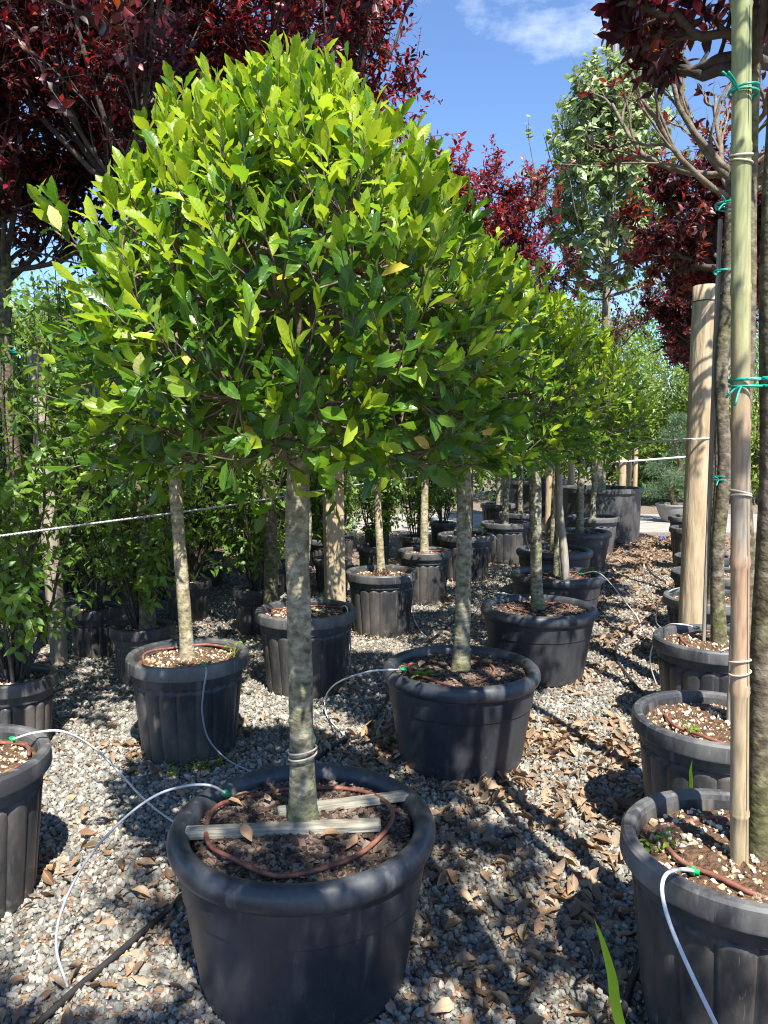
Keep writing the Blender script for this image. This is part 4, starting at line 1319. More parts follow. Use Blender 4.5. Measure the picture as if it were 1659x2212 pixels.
# ------------------------------------------------------------------ shrubs in pots on the left
def shrub_geo(rng, height, spread, n_stem, leaf, dens=1.0):
    az = rng.uniform(0, 6.28, n_stem)
    rr = spread * np.sqrt(rng.uniform(0.02, 1, n_stem))
    h = np.stack([np.cos(az), np.sin(az), np.zeros(n_stem)], -1)
    P0 = h * 0.05 * rng.uniform(0.2, 1, (n_stem, 1))
    top = h * rr[:, None] + np.column_stack([np.zeros((n_stem, 2)), height * rng.uniform(0.55, 1.05, n_stem)])
    C = P0 * 0.5 + top * 0.5 + h * (rr * 0.25)[:, None]
    st = bez(P0, C, top, 9, rng, 0.015)
    parts = [tubes(st, taper(rng.uniform(0.006, 0.011, n_stem), np.full(n_stem, 0.003), 9), 5)]
    k = int(17 * dens)
    li = np.repeat(np.arange(n_stem), k)
    t = rng.uniform(0.12, 1.0, len(li))
    s, d = tube_at(st[li], t)
    e = nrm(0.7 * d + rng.normal(0, 0.75, s.shape) * np.array([1, 1, 0.5]) + np.array([0, 0, 0.15]))
    ln = rng.uniform(0.14, 0.42, len(li)) * (1.2 - 0.5 * t)
    tw = bez(s, s + (0.4 * d + 0.6 * e) * (ln * 0.5)[:, None], s + e * ln[:, None] + np.array([0, 0, -0.10]) * (ln * ln * 2)[:, None], 4, rng, 0.006)
    parts.append(tubes(tw, taper(np.full(len(li), 0.0028), np.full(len(li), 0.0012), 4), 3))
    o = 0; VV, FF = [], []
    for v, f, _, _ in parts:
        VV.append(v); FF.append(f + o); o += len(v)
    a = tw[:, 0]; b = tw[:, -1]
    p, f, n, sz, tt = shoot_leaves(rng, a, b - a, np.linalg.norm(b - a, axis=1), 8, leaf, 5, 45, 0.3, 0.12)
    n = n + np.array([0, -0.25, 0.7]); f = f + np.array([0, 0, -0.3])
    return np.concatenate(VV), np.concatenate(FF), p, f, n, sz, tt


def shrub(label, x, y, seed, height, spread, R=0.21, H=0.36, n_ind=60, n_stem=12, leaf=0.080, light=0.4, dens=1.0, pot='fluted'):
    th = thing('potted_shrub', label, 'shrub', (x, y, 0), 'leafy shrubs in black pots')
    add_pot(th, pot, R, H, 'pumice', seed, 180, 0.04)
    rng = np.random.default_rng(seed)
    V, F, p, f, n, s, tt = shrub_geo(rng, height - H, spread, n_stem, leaf, dens)
    off = np.array([0, 0, H - 0.05])
    link('stems', np_mesh('stems', V + off, F, TWIG_DARK, smooth=True), th)
    mi = (rng.uniform(size=len(p)) < light * (0.5 + tt)).astype(int)
    foliage('foliage', th, (x, y, 0), T_SHRUB, p + off, f, n, s, mi, [SHRUB_A, SHRUB_B], n_ind)
    return th


SH = [
    ('leafy shrub in black pot at the edge of the gravel with low arching shoots', -1.92, 3.86, 2.3, 0.55, 90, 20),
    ('leafy shrub in black pot behind the leaning beige holly trunk', -1.60, 4.95, 2.4, 0.55, 90, 20),
    ('leafy shrub with crowded bare stem base in ribbed pot before the timber post', -1.05, 6.25, 2.3, 0.5, 70, 17),
    ('small open leafy shrub in black pot just behind the timber post', -0.55, 8.0, 2.0, 0.42, 50, 12),
    ('leafy shrub in ribbed black pot behind the root-matted holly', -0.12, 9.0, 2.1, 0.45, 40, 13),
    ('leafy shrub behind the green-tinged holly trunk', 0.42, 9.9, 2.1, 0.45, 40, 13),
]
for i, (lab, x, y, h, sprd, ni, ns) in enumerate(SH):
    shrub(lab, x, y, 500 + i, h, sprd, n_ind=ni, n_stem=ns, H=0.38 if i < 3 else 0.36, light=0.45)
back = [(-2.75, 4.3), (-2.15, 5.6), (-1.75, 6.7), (-2.95, 6.3), (-1.2, 7.8), (-2.3, 7.6), (-3.3, 7.9), (-1.6, 9.2), (-0.75, 9.6), (-2.8, 9.3), (-0.1, 11.0), (0.9, 11.6), (-3.7, 5.4), (-1.0, 11.0), (-2.0, 10.8), (-4.0, 9.0), (-3.2, 4.7), (-2.55, 6.9), (-3.6, 6.9), (-1.95, 8.3), (-0.6, 10.5), (-2.9, 10.4), (-4.6, 7.6), (-4.9, 10.2), (-3.8, 11.2)]
back_label = 'tall leafy green shrub in black pot deep in the shrub rows'
protos = []
for i, (x, y) in enumerate(back):
    if i < 4:
        protos.append(shrub(back_label, x, y, 520 + i, 2.7 + 0.2 * (i % 3), 0.60, n_ind=30, n_stem=22, light=0.5, dens=1.1))
        continue
    src = protos[i % 4]
    o = src.copy(); COL.objects.link(o); o.location = (x, y, 0); o.rotation_euler = (0, 0, i * 1.3)
    for ch in src.children:
        c = ch.copy(); COL.objects.link(c); c.parent = o
        if ch.name.startswith('foliage'):
            continue
        for gch in ch.children:
            c2 = gch.copy(); COL.objects.link(c2); c2.parent = c


# ------------------------------------------------------------------ lime tree and its tub, second tub, pine
def leader_tree(label, x, y, seed, z0, z1, rad, leaf, mats, probs, n_ind, tub, n_br=60, name='potted_lime_tree', r0=0.075, tmpl=None, k_leaf=9):
    th = thing(name, label, 'potted tree', (x, y, 0), 'trees in big black tubs')
    R, H = tub
    add_pot(th, 'tub', R, H, 'pumice', seed, 300, 0.08)
    rng = np.random.default_rng(seed)
    trunk(th, 'trunk', [(0, 0, H - 0.1), (0.02, 0, z0 * 0.5 + H * 0.5), (0, 0, z0), (0.02, 0, (z0 + z1) / 2), (0, 0, z1)], r0, 0.012, BARK_GREY, seed, 12, 10, 0.04, 1.2)
    t = rng.uniform(0, 1, n_br)
    az = np.arange(n_br) * 2.4 + rng.normal(0, 0.3, n_br)
    h = np.stack([np.cos(az), np.sin(az), np.zeros(n_br)], -1)
    P0 = np.column_stack([np.zeros((n_br, 2)), z0 + (z1 - z0) * 0.85 * t])
    ln = rad * (1.15 - 0.72 * t) * rng.uniform(0.7, 1.15, n_br)
    P2 = P0 + h * (ln * 0.85)[:, None] + np.column_stack([np.zeros((n_br, 2)), ln * rng.uniform(0.5, 1.3, n_br)])
    P1 = P0 + h * (ln * 0.6)[:, None] + np.array([0, 0, 0.1])
    br = bez(P0, P1, P2, 7, rng, 0.02)
    parts = [tubes(br, taper(np.full(n_br, 0.016), np.full(n_br, 0.006), 7), 5)]
    li = np.repeat(np.arange(n_br), 7)
    s, d = tube_at(br[li], rng.uniform(0.2, 1, len(li)))
    e = nrm(d + rng.normal(0, 0.6, s.shape))
    l2 = rng.uniform(0.15, 0.38, len(li))
    tw = bez(s, s + d * (l2 * 0.4)[:, None], s + e * l2[:, None], 4)
    parts.append(tubes(tw, taper(np.full(len(li), 0.005), np.full(len(li), 0.002), 4), 3))
    o = 0; VV, FF = [], []
    for v, f, _, _ in parts:
        VV.append(v); FF.append(f + o); o += len(v)
    link('branches', np_mesh('branches', np.concatenate(VV), np.concatenate(FF), TWIG, smooth=True), th)
    p, f, n, sz, tt = shoot_leaves(rng, tw[:, 0], tw[:, -1] - tw[:, 0], l2, k_leaf, leaf, 0, 40, 0.35, 0.15)
    f = f + np.array([0, 0, -0.45]); n = n + np.array([0, 0, 0.5])
    mi = rng.choice(len(mats), len(p), p=probs)
    foliage('crown', th, (x, y, 0), tmpl or T_HEART, p, f, n, sz, mi, mats, n_ind)
    return th


leader_tree('silvery green lime tree in the big black tub by the road', 3.47, 12.2, 601, 3.8, 7.4, 1.35, 0.115, [LIME], [1.0], 250, (0.66, 0.86), 150)
t_ = leader_tree('yellow-green tree in the big black tub behind the lime tub', 2.75, 13.9, 602, 3.0, 4.2, 0.8, 0.09, [FAR_C, FAR_A], [0.6, 0.4], 0, (0.62, 0.90), 24, 'potted_green_tree', 0.06, T_OVAL, 6)


def far_geo(rng, rx, rz, z0, n_clump, per, leaf):
    u = nrm(rng.normal(0, 1, (n_clump, 3))) * np.power(rng.uniform(0.25, 1, (n_clump, 1)), 0.5)
    c = u * np.array([rx, rx, rz]) + np.array([0, 0, z0 + rz])
    c = np.repeat(c, per, 0)
    d = nrm(rng.normal(0, 1, c.shape))
    p = c + d * np.power(rng.uniform(0, 1, (len(c), 1)), 0.6) * rx * 0.30
    f = nrm(rng.normal(0, 1, c.shape) + d * 0.6 + np.array([0, 0, -0.2]))
    n = nrm(rng.normal(0, 0.6, c.shape) + np.array([0, 0, 1.0]))
    return p, f, n, leaf * rng.uniform(0.7, 1.2, len(p)), c


_far = {}


def far_tree(label, name, x, y, kind, rx, rz, z0, group, mats, leaf=0.13, n_clump=70, per=60, cat='tree', rot=0.0):
    th = thing(name, label, cat, (x, y, 0), group)
    th.rotation_euler = (0, 0, rot)
    key = (kind, rx, rz, z0)
    if key not in _far:
        rng = np.random.default_rng(hash(kind) % 1000 + int(rx * 10) if False else sum(map(ord, kind)) + int(rx * 10))
        p, f, n, s, c = far_geo(rng, rx, rz, z0, n_clump, per, leaf)
        V, F, lu, lv = scatter(T_TINY, p, f, n, s)
        mi = np.repeat(rng.integers(0, len(mats), len(p)), len(T_TINY[1]))
        crown = np_mesh('crown', V, F, mats, mi, True)
        cc = c[::per][:40]
        b0 = np.repeat(np.array([[0, 0, z0 * 0.8 + 0.2]]), len(cc), 0)
        br = bez(b0, b0 + (cc - b0) * np.array([0.3, 0.3, 0.6]), cc, 5)
        v, ff, _, _ = tubes(br, taper(np.full(len(cc), 0.03), np.full(len(cc), 0.008), 5), 4)
        P = np.array([[[0, 0, 0], [0.03, 0, z0 * 0.5 + 0.2], [0, 0, z0 + rz]]])
        v2, f2, _, _ = tubes(P, np.array([[0.09, 0.07, 0.02]]), 7)
        tr = np_mesh('trunk', np.concatenate([v, v2]), np.concatenate([ff, f2 + len(v)]), TWIG, smooth=True)
        _far[key] = (crown, tr)
    crown, tr = _far[key]
    c = link('crown', crown, th); c['kind'] = 'stuff'
    link('trunk', tr, th)
    return th


FG = 'green trees closing the view behind the nursery'
rngf = random.Random(4)
for i, x in enumerate([-11.5, -9.2, -7.0, -5.0, -3.2, -1.5]):
    far_tree('sunlit yellow-green tree closing the view behind the shrub rows', 'background_tree', x, 12.8 + rngf.uniform(-0.7, 0.9), 'bg%d' % (i % 3), 1.5, 2.0 + 0.3 * (i % 3), 0.0, FG, [FAR_A, FAR_B], 0.12, 130, 90, rot=i * 1.1)
for i, (x, y) in enumerate([(-7.2, 9.6), (-5.6, 8.9), (-4.6, 10.9), (-3.3, 9.9), (-6.4, 11.0), (-1.9, 11.6)]):
    far_tree('slender sunlit leafy tree just behind the potted shrub rows', 'background_tree', x, y, 'sl%d' % (i % 2), 1.0, 1.75, 0.2, FG, [FAR_A, FAR_B, SHRUB_A], 0.085, 120, 110, rot=i * 0.9)
for i, x in enumerate([-13, -8.5, -4.5, -0.5, 3.5, 7.5, 11.5, 15.5]):
    far_tree('dark leafy tree standing beyond the concrete road', 'background_tree', x, 21 + rngf.uniform(-1, 1), 'dk%d' % (i % 2), 2.4, 1.5, 0.1, FG, [FAR_C, FAR_A], 0.17, 130, 80, rot=i * 1.7)
for i, (x, y) in enumerate([(6.1, 19.0), (7.6, 18.2), (9.4, 19.4)]):
    far_tree('bright yellow-green hedge tree beyond the road behind the pine', 'hedge_tree', x, y, 'hd%d' % (i % 2), 1.1, 2.2, 0.1, FG, [FAR_B, FAR_A], 0.11, 80, 70, rot=i * 2.0)
for i, (x, y) in enumerate([(6.2, 24.0), (9.0, 23.0), (12.5, 25.0)]):
    far_tree('pale green tall tree rising beyond the hedge trees', 'background_tree', x, y, 'tl', 1.8, 2.6, 1.4, FG, [FAR_A], 0.15, 80, 70, rot=i * 2.2)

# cloud-pruned pine in a grey bowl
px_, py_ = 5.75, 15.0
pine = thing('potted_pine', 'blue-green cloud-pruned pine in a wide grey bowl by the road', 'pine', (px_, py_, 0))
add_pot(pine, 'bowl', 0.36, 0.36, 'pumice', 610, 200, 0.05)
trunk(pine, 'trunk', [(0, 0, 0.3), (-0.1, 0, 0.7), (0.08, 0, 1.1), (-0.05, 0, 1.6), (0.05, 0, 1.95)], 0.06, 0.02, BARK_PLUM, 611, 10, 8, 0.08)
rng = np.random.default_rng(612)
pads = [(-0.38, 0, 0.62, 0.26), (0.25, -0.2, 0.55, 0.24), (-0.30, 0.1, 1.05, 0.27), (0.30, 0.05, 1.02, 0.27), (-0.12, -0.25, 0.86, 0.22), (0.1, 0.1, 1.38, 0.26), (-0.1, 0, 1.72, 0.22), (0.15, -0.05, 1.66, 0.2), (0.0, 0, 2.0, 0.16)]
Pp, Pf = [], []
bs, be = [], []
for (a, b_, c, r) in pads:
    k = 900
    u = nrm(rng.normal(0, 1, (k, 3))) * np.power(rng.uniform(0, 1, (k, 1)), 0.45) * np.array([r, r, r * 0.62])
    cl = np.round(u / 0.07) * 0.07
    Pp.append(cl + np.array([a, b_, c]) + rng.normal(0, 0.008, u.shape))
    Pf.append(nrm(rng.normal(0, 0.7, u.shape) + nrm(u) * 0.7 + np.array([0, 0, 0.5])))
    bs.append([0, 0, c - 0.1]); be.append([a, b_, c])
Pp = np.concatenate(Pp); Pf = np.concatenate(Pf)
TN = leaf_template([(0.4, 0.03)], 0, 0)
V, F, lu, lv = scatter(TN, Pp, Pf, rng.normal(0, 1, Pp.shape), rng.uniform(0.08, 0.13, len(Pp)))
cr_ = link('crown', np_mesh('crown', V, F, PINE), pine); cr_['kind'] = 'stuff'
bs = np.array(bs, float); be = np.array(be, float)
v, f, _, _ = tubes(bez(bs, (bs + be) / 2 + np.array([0, 0, -0.06]), be, 5), taper(np.full(len(bs), 0.025), np.full(len(bs), 0.012), 5), 6)
link('branches', np_mesh('branches', v, f, TWIG_DARK, smooth=True), pine)


# ------------------------------------------------------------------ posts, stakes, ropes
def post(name, label, base, height, r, square=False, mat=None, seed=0, lean=(0, 0), cat='post', group=None, sides=20):
    rng = np.random.default_rng(seed)
    o = thing(name, label, cat, base, group)
    if square:
        me = box_mesh('shaft', r * 2, r * 2, height, mat or POST_WOOD, 0.006)
        c = link('shaft', me, o)
        c.rotation_euler = (-lean[1] / height, lean[0] / height, 0.25)
    else:
        n = 22
        t = np.linspace(0, 1, n)
        P = np.stack([lean[0] * t, lean[1] * t, height * t], -1)
        R = np.full(n, r) * (1 + rng.normal(0, 0.012, n))
        P = np.vstack([P, P[-1] + [0, 0, 0.004], P[-1] + [0, 0, 0.005]]); R = np.concatenate([R, [r * 0.93, 0.001]])
        V, F, lu, lv = tubes(P[None], R[None], sides)
        m_ = len(P)
        V = V.reshape(m_, sides, 3)
        V = P[:, None] + (V - P[:, None]) * (1 + rng.normal(0, 0.006, (1, sides, 1)))
        link('shaft', np_mesh('shaft', V.reshape(-1, 3), F, mat or POST_WOOD, smooth=True), o)
    return o


W1 = post('wooden_post', 'thick round tan wooden post with wire near its top beside the plum row', (1.915, 4.68, 0), 2.51, 0.074, seed=3, lean=(0.02, 0))
V_ = []
ring = np.array([[0.0765 * math.cos(a), 0.0765 * math.sin(a), 0] for a in np.linspace(0, 2 * math.pi, 33)])
w = tube_obj('wire_band', ring + np.array([0.019, 0, 2.42]), 0.003, WIRE, W1, 6, raw=True, closed=True)
W2 = post('timber_post', 'square sawn pale timber post between the hollies', (-0.345, 5.4, 0), 2.1, 0.066, True, seed=4, lean=(-0.03, 0))
post('grey_post', 'weathered grey wooden post beside the dark tied trunk', (-2.33, 5.35, 0), 2.2, 0.06, mat=STAKE_GREY, seed=5, lean=(-0.08, 0))
for i, (px0, pw, Y, lab) in enumerate([(1342, 16, 13.4, 'wide tan post standing behind the big black tub'), (1357, 9, 13.7, 'thin yellowish post between two posts behind the big black tub'), (1370, 10, 13.5, 'brown post with rope nearest the pine behind the big black tub')]):
    b0 = atd(px0, 1100, Y)
    post('tub_post', lab, (b0[0], Y, 0), 1.62 + 0.04 * i, pw / FPX * Y / 2, seed=8 + i, sides=10)
for i, (px0, Y, h) in enumerate([(1185, 13.0, 1.7), (1232, 13.2, 1.8)]):
    b0 = atd(px0, 1100, Y)
    post('tub_post', ['tan post rising behind the holly pots, left of the big tub', 'pale square-cut post rising beside the big tub trunk'][i], (b0[0], Y, 0), h, 0.06, seed=20 + i, sides=10)

# bamboo cane in the near right pot
bx, by = gp(1598, 1868, 0.48)[:2]
cane = thing('bamboo_cane', 'thick split bamboo cane, green above and straw below, standing in a fluted pot', 'bamboo cane', (bx, by, 0.45))
n = 0; zz = [0.0]
nodes_ = [0.0, 0.17, 0.50, 0.83, 1.17, 1.50, 1.83, 2.16, 2.50, 2.85]
Pz, Rz = [], []
for a, b_ in zip(nodes_[:-1], nodes_[1:]):
    for q, rr_ in ((0.0, 0.0240), (0.02, 0.0246), (0.05, 0.0225), (0.3, 0.0220), (0.7, 0.0220), (0.95, 0.0225), (0.985, 0.0250)):
        Pz.append([-0.10 * (a + (b_ - a) * q) / 2.5, 0, a + (b_ - a) * q]); Rz.append(rr_)
V, F, lu, lv = tubes(np.array(Pz)[None], np.array(Rz)[None], 20)
link('culm', np_mesh('culm', V, F, BAMBOO, smooth=True), cane)
cp_ = np.array([[-0.006 - 0.10 * z / 2.5 + 0.013, -0.0196, z] for z in np.linspace(0.02, 2.7, 40)])
crk = tube_obj('crack', cp_ + np.column_stack([0.002 * np.sin(np.linspace(0, 9, 40)), np.zeros(40), np.zeros(40)]), 0.0016, WIRE, cane, 5, raw=True)
for k, z in enumerate([0.545, 0.575, 0.995, 1.005, 1.80, 1.815, 2.27]):
    a = np.linspace(0, 2 * math.pi, 25)
    rg = np.stack([0.0252 * np.cos(a) - 0.10 * z / 2.5, 0.0252 * np.sin(a), z + 0.006 * np.cos(a + k)], -1)
    tube_obj('tape', rg, 0.0028, TAPE, cane, 5, raw=True, closed=True)

# other thin canes and stakes beside the plums and in holly pots
for i, (pi, dx, dy, h, r, lab) in enumerate([(1, 0.055, 0.02, 2.5, 0.013, 'thin pale cane tied beside the plum with coiled ring pot'),
                                            (2, -0.035, 0.05, 2.3, 0.012, 'thin grey cane tied to the pollarded plum trunk'),
                                            (3, 0.05, 0.0, 2.4, 0.013, 'thin straw cane beside the plum right behind the round post')]):
    x, y = R_ROW[pi]
    post('thin_cane', lab, (x + dx, y + dy, 0.44), h, r, mat=STAKE_GREY, seed=40 + i, cat='cane', sides=10)
sx, sy = M_ROW[3]
cs = thing('crooked_stake', 'crooked weathered grey stake leaning in a holly pot with plant tags above', 'stake', (sx - 0.0, sy - 0.22, 0.42))
tube_obj('shaft', [(0.03, 0, 0), (0.0, 0, 0.3), (-0.035, 0, 0.62), (-0.05, 0, 0.95), (-0.06, 0, 1.2)], [0.034, 0.036, 0.026, 0.028, 0.024], STAKE_GREY, cs, 8)
lx, ly = 3.47, 12.2
post('tall_stake', 'very tall pale stake reaching above the silvery lime crown', (lx + 0.07, ly + 0.05, 0.7), 8.2, 0.028, mat=STAKE_GREY, seed=50, cat='stake', sides=8)


def rope(label, pts, r=0.006, n=14, mat=None, name='rope'):
    o = tube_obj(name, pts, r, mat or ROPE, None, 8, n)
    return tag(o, label, 'rope')


w2f = np.array([-0.36, 5.31, 0])
rope('white rope with black flecks running past the hollies to the square timber post',
     [atd(-60, 1166, 2.9), atd(200, 1131, 3.35), atd(470, 1095, 4.15), atd(600, 1074, 4.85), atd(722, 1055, 5.31), atd(800, 1043, 6.0), atd(930, 1026, 8.2)], 0.0048, 20)
rope('pale twisted rope tied round the thick round post', [atd(1060, 984, 7.6), atd(1190, 972, 6.5), atd(1360, 958, 5.4), atd(1478, 949, 4.66), atd(1500, 948.5, 4.58), atd(1536, 946, 4.62)], 0.0058, 14, TUBE_WHITE)
rope('thin white line stretched between the posts behind the big black tub', [atd(1325, 997, 13.25), atd(1360, 996, 13.35), atd(1440, 990, 13.8), atd(1500, 985, 14.2)], 0.016, 6, TUBE_WHITE)
rope('dark wire slung from the dark tied trunk toward the front holly', [atd(-30, 518, 5.0), atd(40, 533, 5.0), atd(130, 560, 4.9), atd(300, 600, 4.8)], 0.006, 8, WIRE, 'wire')
rope('white line strung low among the leafy shrubs', [atd(60, 985, 5.6), atd(170, 993, 5.6), atd(250, 990, 5.7), atd(420, 975, 6.0)], 0.005, 8, TUBE_WHITE)


# ties on trunks and canes
def tie(parent_label, pts, c, rx, ry, mat=TEAL, turns=2, r=0.003, tails=True, seed=0):
    rng = np.random.default_rng(seed)
    a = np.linspace(0, 2 * math.pi * turns, 26 * turns)
    P = np.stack([c[0] + rx * np.cos(a), c[1] + ry * np.sin(a), c[2] + 0.006 * np.sin(a * 0.5 + seed) + 0.008 * a / 6.28], -1)
    o = thing('plastic_tie', parent_label, 'tie', c, 'teal plastic ties holding trunks to canes')
    q = tube_obj('loop', P - np.array(c), r, mat, o, 6, raw=True, closed=True)
    if tails:
        for k in range(2):
            d = np.array([rng.uniform(-1, -0.3), -0.4, rng.uniform(-0.8, 0.9)])
            s = np.array([-rx * 0.7, -ry * 0.8, 0.0])
            tube_obj('tail', [s, s + d * 0.025, s + d * 0.055 + np.array([0, 0, -0.012])], r, mat, o, 6, 5)
    return o


cb = np.array([bx, by])
tie('teal tie in a V around the bamboo cane high on the plum', None, tuple(atd(1606, 207, by + 0.0)), 0.033, 0.032, seed=1)
tie('teal tie wound several times round cane and plum trunk at mid height', None, tuple(atd(1622, 836, by + 0.0)), 0.052, 0.034, turns=3, seed=2)
for i, (pxx, pyy, pi, rx, lab) in enumerate([(1582, 447, 1, 0.06, 'teal tie knotted just below the dark plum crown'),
                                            (1565, 590, 2, 0.055, 'bushy teal tie with many tails on the pollarded plum'),
                                            (1553, 640, 3, 0.05, 'small teal tie just beside the top of the round post'),
                                            (1551, 768, 3, 0.05, 'teal tie halfway up the plum behind the round post'),
                                            (1560, 1036, 2, 0.05, 'green tie low on the pollarded plum trunk')]):
    Y = R_ROW[pi][1]
    tie(lab, None, tuple(atd(pxx, pyy, Y)), rx, 0.05, turns=2, seed=5 + i)
c_ = atd(640, 1071, 2.23)
tie('dark green tie round the front holly trunk below its crown', None, tuple(c_), 0.037, 0.037, GREEN_TIE, 2, 0.003, False, 12)
c_ = atd(45, 765, 5.1)
tie('teal tie on the dark trunk among the shrubs', None, (-2.48, 5.1, c_[2]), 0.052, 0.052, TEAL, 2, 0.006, False, 13)
# tape on the front holly trunk
front = HOLLIES[0]
for k, z in enumerate([0.668, 0.684]):
    a = np.linspace(0, 2 * math.pi, 33)
    rg = np.stack([0.0408 * np.cos(a), 0.0408 * np.sin(a), z + 0.008 * np.cos(a + 0.4 * k)], -1)
    t_ = tube_obj('tape', rg, 0.0030, TAPE, front, 6, raw=True, closed=True)

# plant tags by the crooked stake
for i, (px0, py0, mats_, lab, tilt) in enumerate([(1191, 984, (TAG_GREEN, TAG_WHITE), 'green plant tag hanging beside the crooked stake', 0.05),
                                                 (1212, 988, (TAG_WHITE, TAG_YELLOW), 'white and yellow plant tag hanging beside the crooked stake', -0.35)]):
    c = atd(px0, py0, 5.75)
    o = thing('plant_tag', lab, 'plant tag', tuple(c))
    a = link('tag_body', box_mesh('tag_body', 0.03, 0.0012, 0.09, mats_[0], 0.0004), o, (0, 0, -0.03))
    b_ = link('tag_end', box_mesh('tag_end', 0.03, 0.0013, 0.045, mats_[1], 0.0004), o, (0, 0, -0.077 if i else 0.062))
    tube_obj('tag_string', [(0, 0, 0.06), (0.01, 0.0, 0.12), (0.0, 0, 0.2)], 0.0012, TUBE_WHITE, o, 4, 4)
    o.rotation_euler = (0, tilt, 0.2)


# ------------------------------------------------------------------ irrigation
def drip_ring(label, cx, cy, cz, r, seed, conn=None, a0=0.3, span=6.1, tilt=(0, 0)):
    rng = np.random.default_rng(seed)
    o = thing('drip_ring', label, 'drip ring', (cx, cy, cz), 'brown drip rings lying on the pot soil')
    a = np.linspace(a0, a0 + span, 60)
    rr_ = r * (1 + 0.055 * np.sin(2 * a + seed) + 0.035 * np.sin(3 * a) + 0.018 * np.sin(7 * a + seed))
    P = np.stack([rr_ * np.cos(a), rr_ * np.sin(a), 0.012 + tilt[0] * rr_ * np.cos(a) + tilt[1] * rr_ * np.sin(a) + 0.008 * np.sin(2 * a + 1) + 0.004 * np.sin(5 * a)], -1)
    tube_obj('ring_tube', P, 0.0068, TUBE_BROWN, o, 8, raw=True)
    if conn is not None:
        c = np.array(conn) - np.array([cx, cy, cz])
        me = lathe('connector', [(0.001, -0.016), (0.007, -0.016), (0.007, -0.006), (0.011, -0.005), (0.011, 0.005), (0.007, 0.006), (0.007, 0.016), (0.001, 0.016)], GREEN_PLASTIC, 10)
        k = link('connector', me, o, tuple(c), (math.pi / 2, 0, 1.0))
    return o


def drip_tube(label, pts, mat=None, r=0.0042):
    P = [gp(a, b_, z) if len(t) == 3 else None for t in pts for (a, b_, z) in [t]]
    o = tube_obj('drip_tube', P, r, mat or TUBE_WHITE, None, 8, 12)
    return tag(o, label, 'drip tube', 'white drip feed tubes')


ZS = 0.448
c1 = gp(487, 1714, ZS + 0.03)
drip_ring('large brown drip ring lying over the two battens of the front pot', -0.25, 2.14, ZS + 0.008, 0.258, 1, c1, 2.5, 6.2)
c2 = gp(872, 1447, ZS + 0.02)
drip_ring('brown drip ring in the mulch of the second smooth pot', 0.33, 3.66, ZS, 0.20, 2, c2, 2.6, 5.2)
drip_ring('brown drip ring in the mulch of the third smooth pot', 1.05, 5.09, ZS, 0.2, 3, gp(1106, 1286, ZS + 0.02), 2.6, 5.6)
drip_ring('brown drip ring in the crooked stake pot', 1.46, 6.36, ZS, 0.2, 4, gp(1256, 1240, ZS + 0.02), 0.2, 5.8)
ZL = 0.478
drip_ring('brown drip ring in the pot of the leaning beige trunk', -1.0, 3.80, ZL, 0.235, 5, gp(444, 1438, ZL + 0.01), -1.2, 6.2)
drip_ring('brown drip ring in the pot before the square timber post', -0.5, 4.8, ZL, 0.22, 6, gp(748, 1310, ZL + 0.01), 0.0, 5.9)
drip_ring('brown drip ring in the narrow fluted pot', 0.40, 7.45, ZL, 0.17, 7)
drip_ring('brown drip ring in the scuffed pot at the gravel edge', -1.46, 2.50, ZL, 0.22, 8, gp(28, 1597, ZL + 0.02), 0.2, 6.0)
drip_ring('brown drip ring curling round the bamboo cane', 0.965, 1.94, ZL, 0.20, 9, gp(1497, 1881, ZL + 0.015), 0.2, 6.1)
drip_ring('loose brown ring coiled on the dirty fluted pot', 1.30, 2.86, ZL, 0.19, 10, None, 0.5, 5.2)
drip_ring('brown drip ring in the pollarded plum pot', 1.82, 4.05, ZL, 0.2, 11, gp(1505, 1356, ZL + 0.05), 1.4, 5.4, (0, 0.1))
drip_ring('brown drip ring in the pot behind the round post', 2.27, 5.2, ZL, 0.2, 12, gp(1476, 1268, ZL + 0.04), 1.4, 5.4)

drip_tube('white tube arching from the scuffed pot to the front pot', [(28, 1597, 0.507), (75, 1583, 0.543), (135, 1580, 0.543), (195, 1610, 0.448), (250, 1660, 0.330), (310, 1725, 0.189), (370, 1772, 0.071), (430, 1800, 0.030)])
drip_tube('grey tube looping from the front pot down to the black hose', [(487, 1714, 0.484), (455, 1697, 0.531), (400, 1698, 0.531), (330, 1722, 0.496), (250, 1785, 0.401), (180, 1870, 0.283), (132, 1970, 0.153), (122, 2050, 0.071), (146, 2132, 0.020)], TUBE_GREY)
drip_tube('white tube hanging down the pot of the leaning beige trunk', [(444, 1438, 0.496), (446, 1452, 0.519), (440, 1490, 0.425), (437, 1540, 0.283), (450, 1595, 0.142), (490, 1640, 0.030), (545, 1668, 0.015)], TUBE_GREY)
drip_tube('white tube running off the second smooth pot to the ground', [(872, 1447, 0.472), (840, 1447, 0.507), (800, 1450, 0.496), (755, 1463, 0.425), (722, 1480, 0.260), (704, 1505, 0.118), (706, 1545, 0.030), (745, 1590, 0.020)])
drip_tube('white tube hanging off the pot before the square timber post', [(735, 1312, 0.496), (748, 1311, 0.531), (755, 1345, 0.425), (757, 1400, 0.236), (752, 1450, 0.050)])
drip_tube('white tube hanging off the root-matted holly pot', [(870, 1248, 0.484), (885, 1247, 0.531), (893, 1280, 0.378), (893, 1330, 0.165), (910, 1365, 0.030), (935, 1385, 0.020)], TUBE_GREY)
drip_tube('white tube arching off the third smooth pot to the black hose', [(1106, 1286, 0.472), (1085, 1281, 0.519), (1055, 1285, 0.472), (1035, 1310, 0.295), (1015, 1345, 0.094), (1000, 1365, 0.020)])
